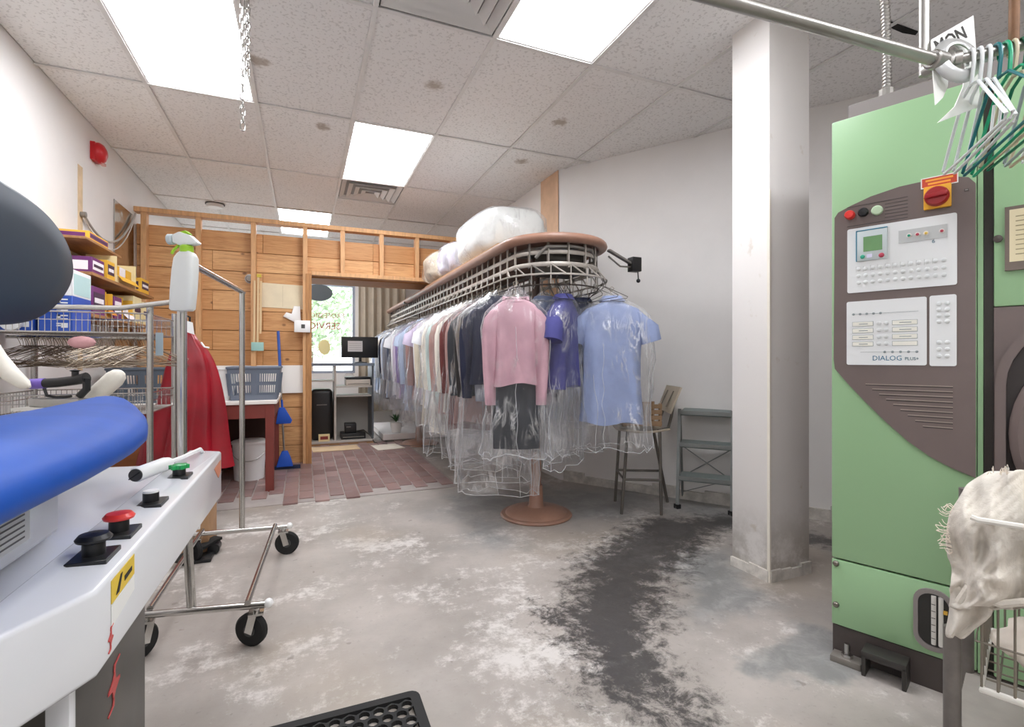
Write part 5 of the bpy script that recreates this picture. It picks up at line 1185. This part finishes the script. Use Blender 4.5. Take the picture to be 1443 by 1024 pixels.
# brown control panel: curved top, swooping lower edge
op = [(.388, 1.625), (.372, 1.648), (.345, 1.657), (.28, 1.664), (.20, 1.662), (.12, 1.648), (.06, 1.628), (.022, 1.612), (.011, 1.595), (.008, 1.08), (.012, 1.045), (.05, .995), (.10, .935), (.16, .868), (.222, .806), (.28, .762), (.33, .735), (.388, .712)]
MB().prism(op, mp, -.001, .008).build('control_panel', MBR, mc)
PW = M('panel_white', '#e2e4e4', .35)
def plate(a0, a1, z0, z1, nm='white_plate', r=.006): return MB().prism(rrect(a0, a1, z0, z1, r, 3), mp, .008, .0105).build(nm, PW, mc)
p1 = plate(.051, .345, 1.316, 1.544); p2 = plate(.049, .271, 1.060, 1.285); p3 = plate(.278, .344, 1.058, 1.286)
KEY = M('key_grey', '#d4d7d6', .4); KED = M('key_edge', '#b3b7b6', .5)
def led(a, z, r, mat, h=.003, d=.0105, nm='key', par=p1, n=14): return MB().lathe([(r, 0), (r, h), (r * .8, h * 1.4), (0, h * 1.5)], mf(a, z, d), n, MN).build(nm, mat, par, smooth=True)
# display
mbox(.080, .168, 1.425, 1.530, .0105, .016, M('lcd_bezel', '#c3cdce', .4), 'display_bezel', p1, .002)
mbox(.078, .081, 1.425, 1.532, .0105, .0165, M('lcd_blue', '#2d7f9c', .4), 'display_edge', p1); mbox(.078, .168, 1.530, 1.533, .0105, .0165, M('lcd_blue'), 'display_edge', p1)
mbox(.100, .154, 1.456, 1.508, .016, .0166, M('lcd_screen', '#6f9a68', .25), 'display_screen', p1)
led(.098, 1.439, .007, M('led_green', '#2fa183', .4), d=.016); led(.152, 1.437, .008, M('led_red', '#b23a50', .4), d=.016); mbox(.110, .125, 1.434, 1.446, .016, .0172, M('key_lilac', '#d9d5ec', .4), 'key', p1)
mbox(.198, .322, 1.470, 1.512, .0105, .0125, M('strip_grey', '#bcbfbe', .4), 'button_strip', p1)
for a, mt in ((.226, 'led_green'), (.248, 'led_red'), (.270, 'led_yellow'), (.309, 'led_red')):
    led(a, 1.491, .0075, M('led_ring', '#d9d2cc', .4), .002, .0125); led(a, 1.491, .0045, M(mt, '#e3c35a', .4), .004, .0125)
text_mb('6', .018, lambda u, v, d: mf(.288 + u, 1.462 + v, .0108 + d), .0003).build('panel_digit', M('print_teal', '#2f6478', .5), p1)
for j in range(3):
    for i in range(12): led(.085 + i * .0208, 1.398 - j * .024, .0068, KEY, .0022, n=10)
for i in range(11): mbox(.0775 + i * .0208, .0785 + i * .0208, 1.388, 1.408, .0105, .0112, KED, 'key_divider', p1)
# lower plate
LN = M('panel_line', '#8b9596', .5)
mbox(.064, .250, 1.2385, 1.2395, .0105, .011, LN, 'diagram_line', p2); mbox(.090, .250, 1.1045, 1.1055, .0105, .011, LN, 'diagram_line', p2)
for k in range(5): led(.070 + k * .0195, 1.239, .0042, LN, .001, par=p2, n=8, nm='diagram_node'); led(.160 + k * .0215, 1.105, .0042, LN, .001, par=p2, n=8, nm='diagram_node')
for j in range(4):
    for a0, a1 in ((.066, .128), (.180, .248)):
        mbox(a0, a1, 1.196 - j * .0235, 1.212 - j * .0235, .0105, .0112, LN, 'label_frame', p2); mbox(a0 + .0012, a1 - .0012, 1.1972 - j * .0235, 1.2108 - j * .0235, .0112, .0118, M('label_cream', '#e9e7dc', .5), 'label_field', p2)
        if a0 < .1 or j < 3: mbox(a0 + .02, a1 - .016, 1.2025 - j * .0235, 1.205 - j * .0235, .0118, .0121, LN, 'label_print', p2)
    for a in (.144, .164): led(a, 1.204 - j * .0235, .007, KEY, .0022, par=p2, n=10)
text_mb('DIALOG', .0235, lambda u, v, d: mf(.166 + u * .95, 1.083 + v, .0108 + d), .0003).build('panel_lettering', M('print_navy', '#2d6f8f', .5), p2)
text_mb('PLUS+', .0150, lambda u, v, d: mf(.233 + u * .9, 1.0815 + v, .0108 + d), .0006).build('panel_lettering', M('print_dark_teal', '#1f5f6c', .5), p2)
for j in range(4):
    for a in (.302, .322): led(a, 1.258 - j * .019, .007, KEY, .0025, par=p3, n=10)
for j in range(3):
    for a in (.302, .322): led(a, 1.134 - j * .022, .007, KEY, .0025, par=p3, n=10)
# push buttons, grille lines, main switch
led(.060, 1.594, .0155, M('button_red'), .016, .008, 'push_button', mc, 20); led(.099, 1.596, .0155, BLACK, .010, .008, 'push_button', mc, 20); led(.139, 1.594, .0165, M('button_pale_green', '#bcd3b2', .35), .009, .008, 'push_button', mc, 20)
for k in range(7):
    z_ = 1.622 - k * .0115
    mbox(.050 if k in (0, 6) else .160, .222, z_, z_ + .0022, .008, .0088, MDK, 'groove')
mbox(.264, .332, 1.566, 1.640, .008, .020, M('switch_yellow', '#e5a92a', .4), 'switch_plate', mc, .002)
kn_ = MB().lathe([(.031, 0), (.031, .014), (.027, .022), (0, .022)], mf(.298, 1.602, .020), 28, MN).build('switch_dial', M('switch_red', '#a11a20', .35), mc, smooth=True)
kb2 = MB(); kb2.prism([(.268, 1.595), (.272, 1.607), (.328, 1.612), (.327, 1.598)], mp, .040, .054); kb2.build('switch_grip', M('switch_red'), kn_, bevel=.002)
mbox(.256, .348, 1.638, 1.672, .008, .0095, WHITEP, 'switch_notice'); mbox(.259, .345, 1.641, 1.669, .0095, .0103, M('notice_red', '#c2452b', .5), 'notice_field')
nb_ = MB(); nb_.prism([(.268, 1.658), (.336, 1.658), (.336, 1.664), (.268, 1.664)], mp, .0103, .0106); nb_.prism([(.274, 1.647), (.330, 1.647), (.330, 1.653), (.274, 1.653)], mp, .0103, .0106); nb_.build('notice_print', M('notice_orange', '#f0a53a', .5), mc)
mbox(.362, .372, 1.606, 1.613, .008, .0095, MDK, 'small_socket'); mbox(.3635, .3705, 1.6075, 1.6115, .0095, .0098, MGR, 'socket_core')
for k in range(9):
    z_ = .992 - k * .0165; mbox(.105 + k * .0195, .335, z_, z_ + .0024, .008, .0094, M('rib_light', '#9b8f83', .5), 'vent_rib'); mbox(.105 + k * .0195, .335, z_ - .004, z_, .008, .0083, MDK, 'vent_slot')
# sight window in lower panel
frame_ring(rrect(.236, .338, .132, .332, .045, 6), rrect(.248, .326, .146, .318, .036, 6), -.002, .008, 'sight_frame', MGR, mc)
MB().prism(rrect(.248, .326, .146, .318, .036, 6), mp, 0, .001).build('sight_opening', M('sight_dark', '#2b2a28', .3), mc)
for a in (.288, .306): MB().tube([mf(a, .155, .006), mf(a, .312, .006)], .0065, 10).build('sight_tube', M('tube_white', '#d9d6cf', .3), mc, smooth=True)
tk = MB()
for k in range(6): tk.prism([(.283, .175 + k * .022), (.293, .175 + k * .022), (.293, .177 + k * .022), (.283, .177 + k * .022)], mp, .0125, .0132)
tk.build('tube_scale', MDK, mc); mbox(.312, .322, .262, .272, .002, .01, M('tag_yellow', '#e0b24a', .5), 'tube_tag')
for z_ in (.335, .185): MB().lathe([(.010, 0), (.010, .006), (.006, .01), (0, .01)], mf(.014, z_, 0), 12, MN).build('panel_screw', M('screw_steel', '#7c776f', .35, .8), mc, smooth=True)
# levelling foot and hold-down bracket on the floor
mbox(.008, .10, 0, .022, .0, .055, M('foot_steel', '#8d8780', .5, .5), 'foot_plate', mc, .002); MB().tube([mf(.055, .022, .03), mf(.055, .07, .03)], .009, 10).build('foot_bolt', CHROME, mc); MB().lathe([(.018, 0), (.018, .012)], mf(.055, .022, .03), 6).build('foot_nut', CHROME, mc)
BKT = M('bracket_black', '#35322f', .45)
bk2 = MB()
for a0, a1, z0, z1 in ((.105, .118, 0, .075), (.215, .228, 0, .075), (.105, .228, .062, .085)): bk2.prism([(a0, z0), (a1, z0), (a1, z1), (a0, z1)], mp, .0, .075)
bk2.build('hold_down_bracket', BKT, mc, bevel=.003)
# flexible conduit from the machine top to the ceiling
ct = M0 + MW * .14 - MN * .14
fc = thing('flexible_conduit', 'ribbed grey flexible conduit rising from the green machine to the ceiling', 'conduit', (ct.x, ct.y, 2.035))
c0 = aty(1238, 138, ct.y); c1 = aty(1222, 0, ct.y)
pts = []
A = Vector((ct.x, ct.y, 2.036)); B = Vector((ct.x - .05, ct.y + .02, CEIL - .005))
n = 220
for k in range(n + 1):
    f = k / n; q = A.lerp(B, f) + Vector((.028 * math.sin(f * PI), 0, 0)); pts.append(q)
MB().tube(pts, [.0165 if k % 4 < 2 else .0125 for k in range(n + 1)], 10).build('ribbed_hose', STEEL, fc, smooth=True, angle=80)
MB().lathe([(.026, 0), (.026, .03), (.018, .035)], A - Vector((0, 0, .001)), 14).build('hose_fitting', GREYM, fc)
# ------------------------------------------------------------------ OVERHEAD PIPE RAIL, DAY DIVIDER, PLASTIC HANGERS
DR = 1.35; ZR = HC + (HY - 88) / FPX * DR
e0 = atd(1330, 88, DR); zr = e0.z
l0 = atz(975, -12, zr); d1 = (e0 - l0).normalized(); far0 = l0 - d1 * 1.2
r0 = atz(1378, 82, zr); r1 = atz(1443, 68, zr); d2 = (r1 - r0).normalized(); end2 = e0 + d2 * .9
rl = thing('overhead_rail', 'steel pipe rail hung from the ceiling before the green machine', 'pipe rail', tuple(e0))
MB().tube([far0, e0 - d1 * .015], .0155, 14).build('pipe', STEEL, rl, smooth=True); MB().tube([e0, end2], .0125, 12).build('pipe', STEEL, rl, smooth=True)
vp = atd(1316, 40, DR); dpp = e0 - RT * .016 + FW * .045; MB().tube([(dpp.x, dpp.y, zr - .01), (dpp.x, dpp.y, CEIL)], .0125, 12).build('drop_pipe', STEEL, rl, smooth=True)
elb = MB(); elb.lathe([(.020, -.03), (.024, -.026), (.024, .01), (.030, .014), (.030, .03), (.022, .032)], e0 - d1 * .02, 20, d1); elb.ball(e0, .026, 14); elb.lathe([(.018, -.01), (.022, -.008), (.022, .035), (.016, .037)], e0, 18, d2); elb.build('elbow_fitting', STEEL, rl, smooth=True)
MB().tube([dpp + Vector((0, 0, .0)), e0], .016, 14).build('tee_fitting', STEEL, rl, smooth=True)
hp = e0 + d2 * .14; MB().tube([hp, (hp.x + .02, hp.y + .0, CEIL)], .011, 12).build('rusty_drop_pipe', M('rust_pipe', '#7d5b41', .6, .3, var=.3, vs=15), rl, smooth=True)
far1 = far0 + d1 * .1; MB().tube([far1, (far1.x, far1.y, CEIL)], .0125, 12).build('drop_pipe', STEEL, rl, smooth=True)
# ring collar carrying the divider
rg_c = e0 + d2 * .03 + Vector((0, 0, .002))
dv = thing('day_divider', 'white rail divider reading MON clipped over the pipe elbow', 'divider', tuple(rg_c))
MB().tube([rg_c + RT * (.050 * math.cos(a)) + Vector((0, 0, .054 * math.sin(a))) + FW * (.012 * math.sin(a)) for a in [k * 2 * PI / 28 for k in range(28)]], .006, 10, closed=True, r2=.017).build('clip_ring', M('ring_grey', '#c6c7c6', .3, .4), dv, smooth=True)
WN_ = M('divider_white', '#efefea', .45)
nrm = (FW - RT * .18).normalized(); uu = Vector((nrm.y, -nrm.x, 0))
oc = e0 + d2 * .03 + nrm * .022
def df_(px, py): v = ray(px, py); q = Vector((0, 0, HC)); k = (oc - q).dot(nrm) / v.dot(nrm); P_ = q + v * k; r_ = P_ - oc; return (r_.dot(uu), r_.z)
def dfn(u, v, d): q = oc + uu * u + nrm * d; return (q.x, q.y, q.z + v)
plate_px = [(1312, 55), (1371, 22), (1381, 150), (1322, 172), (1344, 152), (1356, 125), (1360, 96), (1356, 74), (1345, 62), (1332, 60), (1320, 68), (1316, 82), (1336, 108), (1334, 128), (1320, 148), (1316, 120)]
plate_px = [(1371, 22), (1381, 150), (1321, 173), (1345, 150), (1357, 122), (1360, 95), (1355, 74), (1343, 63), (1330, 64), (1321, 72), (1318, 84), (1322, 98), (1336, 104), (1335, 122), (1328, 138), (1318, 148), (1315, 110), (1312, 56)]
MB().prism([df_(*q) for q in plate_px], dfn, -.0015, .0015).build('divider_plate', WN_, dv)
lc = df_(1339, 57); ang = math.atan2(df_(1365, 42)[1] - df_(1320, 66)[1], df_(1365, 42)[0] - df_(1320, 66)[0]); ca, sa_ = math.cos(ang), math.sin(ang)
text_mb('MON', .046, lambda u, v, d: dfn(lc[0] + (u * ca * 1.05 - v * sa_), lc[1] + (u * sa_ * 1.05 + v * ca), -.0017 - d), .0003, bold=.0012).build('divider_lettering', M('print_black'), dv)
# plastic hangers: hook over the rail, triangular shoulder frame
def phanger(pos, yaw, mat, lb, wd=.40, drop=.145, roll=0, r=.0045, nm='plastic_hanger', gp='plastic hangers on the overhead rail', loop=True):
    cyw, syw = math.cos(yaw), math.sin(yaw)
    def T(u, v, z):
        z2 = z * math.cos(roll) - u * math.sin(roll); u2 = u * math.cos(roll) + z * math.sin(roll)
        return (pos[0] + u2 * cyw - v * syw, pos[1] + u2 * syw + v * cyw, pos[2] + z2)
    o = thing(nm, lb, 'hanger', tuple(pos), gp)
    hk = [(.024 * math.cos(a), 0, .0 + .024 * math.sin(a)) for a in [PI * (-.15 + 1.15 * k / 10) for k in range(11)]][::-1]
    hk = [(-.004, 0, -.075), (-.012, 0, -.05), (-.022, 0, -.02)] + [(.022 * math.cos(a), 0, .022 * math.sin(a)) for a in [PI - PI * 1.1 * k / 10 for k in range(11)]]
    MB(T).tube(hk, r * 1.05, 8).build('hook', mat, o, smooth=True)
    sh = [(0, 0, -.07), (-wd * .12, 0, -.082), (-wd * .46, 0, -.07 - drop), (-wd * .49, 0, -.082 - drop), (-wd * .47, 0, -.094 - drop), (wd * .47, 0, -.094 - drop), (wd * .49, 0, -.082 - drop), (wd * .46, 0, -.07 - drop), (wd * .12, 0, -.082)]
    MB(T).tube(sh, r, 8, closed=True, r2=r * .75).build('shoulder_frame', mat, o, smooth=True)
    if loop: MB(T).tube([(-wd * .34, 0, -.078 - drop * .72), (-wd * .30, 0, -.093 - drop)], r * .7, 6).build('strut', mat, o)
    return o
HW = M('hanger_white', '#e3e6e6', .3); HG = M('hanger_green', '#0f7a5b', .35); HT = M('hanger_teal', '#1d6f75', .35); HE = M('hanger_emerald', '#21a577', .3); HB = M('hanger_beige', '#cbbfa5', .4); HGy = M('hanger_grey', '#a6b1b5', .3)
yw0 = math.atan2(d2.y, d2.x) + PI / 2
specs = [(.055, .10, HW, 0, 'white plastic hanger nearest the day divider'), (.072, .04, HW, .02, 'white plastic hanger, second from the day divider'), (.09, -.05, HW, -.05, 'white plastic hanger, third from the day divider'), (.105, .25, HT, .25, 'dark teal plastic hanger among the white ones'), (.122, .32, HE, .42, 'bright emerald plastic hanger tilted steeply'), (.138, .10, HB, .05, 'beige plastic hanger behind the green ones'), (.155, .15, HG, .10, 'dark green plastic hanger with its tip hanging low'), (.175, -.05, HGy, .0, 'grey plastic hanger behind the beige one'), (.20, .12, HB, .1, 'tan plastic hanger near the right edge'), (.225, .05, HW, -.05, 'white plastic hanger near the right edge'), (.255, .1, HT, .08, 'teal plastic hanger at the right edge')]
for s_, dy, mt, ro, lb in specs:
    q = e0 + d2 * s_ + Vector((0, 0, -.006)); phanger(q, yw0 + dy * .6, mt, lb, .40, .15, ro * .5)
# torn hole in the tile above
hq = atz(1268, 40, CEIL); tag(MB().prism([tuple((atz(x, y, CEIL) - hq).xy) for x, y in ((1242, 28), (1256, 31), (1275, 38), (1294, 45), (1290, 50), (1272, 47), (1258, 41), (1246, 36))], lambda u, v, d: (hq.x + u, hq.y + v, CEIL + .003 - d), 0, .002).build('tile_tear', M('tear_black', '#15120f', .9), ce))
q = atz(1108, 18, CEIL)
# ------------------------------------------------------------------ LAUNDRY CART WITH RAGS
CO = Vector((1.385, .667, 0)); e1 = Vector((.354, -.935, 0)).normalized(); e2 = Vector((.935, .354, 0)).normalized()
def kf(u, v, z): q = CO + e1 * u + e2 * v; return (q.x, q.y, z)
ca_ = thing('laundry_cart', 'wire laundry cart on grey posts before the green machine', 'laundry cart', tuple(CO))
PG = M('cart_post', '#77726d', .5, .4, var=.2, vs=14); WW = M('wire_coated', '#d9d6ce', .4); WG = M('wire_grey', '#8a8378', .4, .6)
CL, CD = .60, .34
for u in (0, CL):
    for v in (0, CD): MB().tube([kf(u, v, 0), kf(u, v, .72 if v else .46)], .0165, 12).build('post', PG, ca_, smooth=True)
MB().tube([kf(.03, -.015, .735), kf(CL, -.015, .735), kf(CL, CD, .735), kf(.03, CD, .735)], .007, 8, closed=True).build('top_rim', WW, ca_, smooth=True)
MB().tube([kf(.05, -.01, .345), kf(CL, -.01, .345), kf(CL, CD, .345), kf(.05, CD, .345)], .008, 8, closed=True).build('bottom_rim', WW, ca_, smooth=True)
wv = MB()
for k in range(22): u = .05 + k * (CL - .05) / 21; wv.tube([kf(u, -.012, .735), kf(u, -.012, .345), kf(u, CD, .345), kf(u, CD, .735)], .0025, 5)
for z_ in (.45, .56, .65): wv.tube([kf(.04, -.012, z_), kf(CL, -.012, z_), kf(CL, CD, z_), kf(.04, CD, z_)], .0025, 5, closed=True)
for k in range(8): v = k * CD / 7; wv.tube([kf(.045, v, .735), kf(.05, v, .345), kf(CL, v, .345)], .0025, 5)
wv.build('basket_wires', WG, ca_)['kind'] = 'stuff'
MB().prism([(.0, -.02), (CL, -.02), (CL, CD), (0, CD)], lambda u, v, d: kf(u, v, d), .20, .215).build('lower_shelf', M('cart_shelf', '#a39d95', .6, var=.15), ca_)
# rags in the basket
def rag(c, s, mat, lb, seed):
    rnd = random.Random(seed); ph = [rnd.uniform(0, 6) for _ in range(4)]; rings = []
    for i in range(11):
        t_ = PI * i / 10; rr = max(math.sin(t_), .03); rg = []
        for k in range(22):
            a = 2 * PI * k / 22; w_ = 1 + .16 * math.sin(4 * a + ph[0] + 3 * t_) + .12 * math.sin(7 * a + ph[1] - 2 * t_)
            rg.append(kf(c[0] + s[0] * rr * math.cos(a) * w_, c[1] + s[1] * rr * math.sin(a) * w_, c[2] - s[2] * math.cos(t_) * (1 + .1 * math.sin(5 * a + ph[2]))))
        rings.append(rg)
    tag(MB().loft(rings).build('crumpled_rag', mat, smooth=True, angle=180), lb, 'rag', 'rags in the laundry cart')
TOW = M('terry_cream', '#cfc8bd', .95, var=.22, vs=9, bump=.5, bs=130, bd=.004)
rag((.20, .13, .42), (.13, .10, .065), M('rag_white', '#e2d9cc', .95, bump=.3, bs=60), 'crumpled white rag low in the laundry cart', 1); rag((.17, .10, .575), (.075, .07, .055), M('rag_red', '#b43a3c', .9, bump=.3, bs=50), 'crumpled red rag in the laundry cart', 2); rag((.26, .08, .51), (.07, .06, .04), M('rag_navy', '#2c3146', .9), 'crumpled navy rag in the laundry cart', 3); rag((.36, .16, .50), (.10, .10, .09), M('rag_grey', '#8f9396', .9, var=.4, vs=60), 'crumpled grey checked rag in the laundry cart', 4)
# frayed towel draped over the near corner
tw = thing('frayed_towel', 'frayed cream towel draped over the corner of the laundry cart', 'towel', kf(0, 0, .5))
def tpx(x, y, dd):                                   # outline read off the photo, standing in the plane of the cart front
    v = ray(x, y); q0 = Vector((0, 0, HC)); pl = CO - e2 * dd; k = (pl - q0).dot(e2) / v.dot(e2); P_ = q0 + v * k; return P_
rows0 = [(662, 1393, 1500), (680, 1362, 1500), (700, 1350, 1502), (722, 1336, 1502), (745, 1332, 1503), (775, 1338, 1503), (800, 1340, 1503), (825, 1338, 1500), (843, 1337, 1500), (856, 1335, 1425)]
rowsb = [(843, 1337, 1402), (862, 1335, 1404), (875, 1333, 1393), (888, 1330, 1372), (898, 1331, 1352)]
rows_ = []
for k in range(40):
    yv = 662 + 194 * k / 39; rows_.append((yv, interp([(a, b) for a, b, c in rows0], yv), interp([(a, c) for a, b, c in rows0], yv)))
def cloth_sheet(rows, NU, amp, seed, nm, back):
    rnd = random.Random(seed); rings = []
    for y, x0, x1 in rows:
        rg = []
        for k in range(NU + 1):
            f = k / NU; x = x0 + (x1 - x0) * f
            d = .055 + amp * 1.5 * (.5 * math.sin(x * .075 + y * .012) + .35 * math.sin(x * .16 - y * .03 + 1) + .2 * math.sin(y * .09 + x * .03))
            rr_ = math.hypot(x - 1372, y - 812); d += .016 * math.sin(7 * math.atan2(y - 812, x - 1372) + .6) * min(1, rr_ / 45) * max(0, 1 - rr_ / 230) + .006 * math.sin(x * .33 + y * .21) * math.sin(y * .17)
            d += .05 * math.sin(PI * min(1, f * 1.6)) - (.10 * max(0, (735 - y) / 73) ** 1.5) 
            rg.append(tpx(x, y, d * back))
        rings.append(rg)
    return MB().loft(rings, False, False, ring=False)
o = cloth_sheet(rows_, 40, .016, 1, 'towel', 1).build('towel_cloth', TOW, tw, smooth=True, angle=180); o.modifiers.new('s', 'SOLIDIFY').thickness = .008; ss = o.modifiers.new('b', 'SUBSURF'); ss.levels = 1; ss.render_levels = 1
o = cloth_sheet([(826, 1338, 1398)] + rowsb, 16, .02, 2, 'fold', .8).build('towel_corner', TOW, tw, smooth=True, angle=180); o.modifiers.new('s', 'SOLIDIFY').thickness = .010; ss = o.modifiers.new('b', 'SUBSURF'); ss.levels = 1; ss.render_levels = 1
# rolled hem and a loose fold
MB().tube([tpx(x, y, .075) for x, y in ((1352, 848), (1366, 826), (1376, 830), (1392, 846), (1410, 851), (1443, 848), (1495, 846))], .008, 8).build('hem', TOW, tw, smooth=True)
MB().tube([tpx(x, y, .118) for x, y in ((1368, 728), (1378, 732), (1410, 737), (1443, 742), (1490, 748))], .006, 8).build('front_rail', WW, ca_, smooth=True)
fr2 = MB(); rnd = random.Random(9)
for k in range(46):
    f = rnd.random(); y = 708 + 70 * f if k < 34 else 660 + 12 * rnd.random(); x = interp([(700, 1350), (722, 1338), (745, 1334), (775, 1340)], y) if k < 34 else 1395 + 25 * rnd.random()
    p_ = tpx(x + 2, y, .06); dx = rnd.uniform(-.028, -.008) if k < 34 else rnd.uniform(-.01, .01); dz = rnd.uniform(-.012, .014) if k < 34 else rnd.uniform(.004, .016)
    fr2.tube([p_, p_ + e1 * dx * .3 + Vector((0, 0, dz * .6)), p_ + e1 * dx * .6 + Vector((0, 0, dz * .2)), p_ + e1 * dx * .8 + Vector((0, 0, dz * -.5))], .0008, 4)
fr2.build('fringe', M('fringe', '#e9dfd0', .95), tw)['kind'] = 'stuff'
for (x, y, rx, ry) in ():
    c_ = tpx(x, y, .112 if y > 690 else .075); MB().prism([(rx * .0017 * math.cos(k * PI / 7), ry * .0017 * math.sin(k * PI / 7)) for k in range(14)], lambda u, v, d: tuple(c_ + e1 * u + Vector((0, 0, v)) - e2 * d), 0, .002).build('torn_hole', M('towel_shadow', '#7d6a55', .95), tw)
# ------------------------------------------------------------------ RUBBER MAT
mt_ = thing('rubber_mat', 'black rubber mat with round holes at the bottom of the picture', 'mat', (.05, 1.3, 0))
MX0, MX1, MY0, MY1 = -.24, .345, .95, 1.605
m = MB(); hr = .0165; dxh = .042; dyh = dxh * .866
j = 0; y = MY0 + .045
while y < MY1 - .035:
    x = MX0 + .05 + (dxh / 2 if j % 2 else 0)
    while x < MX1 - .035:
        o6 = [(x + dxh / math.sqrt(3) * math.cos(PI / 6 + k * PI / 3), y + dxh / math.sqrt(3) * math.sin(PI / 6 + k * PI / 3)) for k in range(6)]
        O12 = []
        for k in range(6): a_, b_ = o6[k], o6[(k + 1) % 6]; O12 += [a_, ((a_[0] + b_[0]) / 2, (a_[1] + b_[1]) / 2)]
        I12 = [(x + hr * math.cos(PI / 6 + k * PI / 6), y + hr * math.sin(PI / 6 + k * PI / 6)) for k in range(12)]
        m.loft([[(*q, .014) for q in O12], [(*q, .014) for q in I12], [(*q, .001) for q in I12]], False, False)
        x += dxh
    y += dyh; j += 1
m.build('honeycomb', RUBBER, mt_)['kind'] = 'stuff'
oo = rrect(MX0, MX1, MY0, MY1, .03, 4); ii = rrect(MX0 + .034, MX1 - .034, MY0 + .034, MY1 - .034, .01, 4)
m = MB(); m.loft([[(*q, .0) for q in oo], [((q[0] - .05) * .985 + .05, (q[1] - 1.3) * .985 + 1.3, .014) for q in oo], [(*q, .015) for q in ii], [(*q, .001) for q in ii]], False, False); m.build('border', RUBBER, mt_)
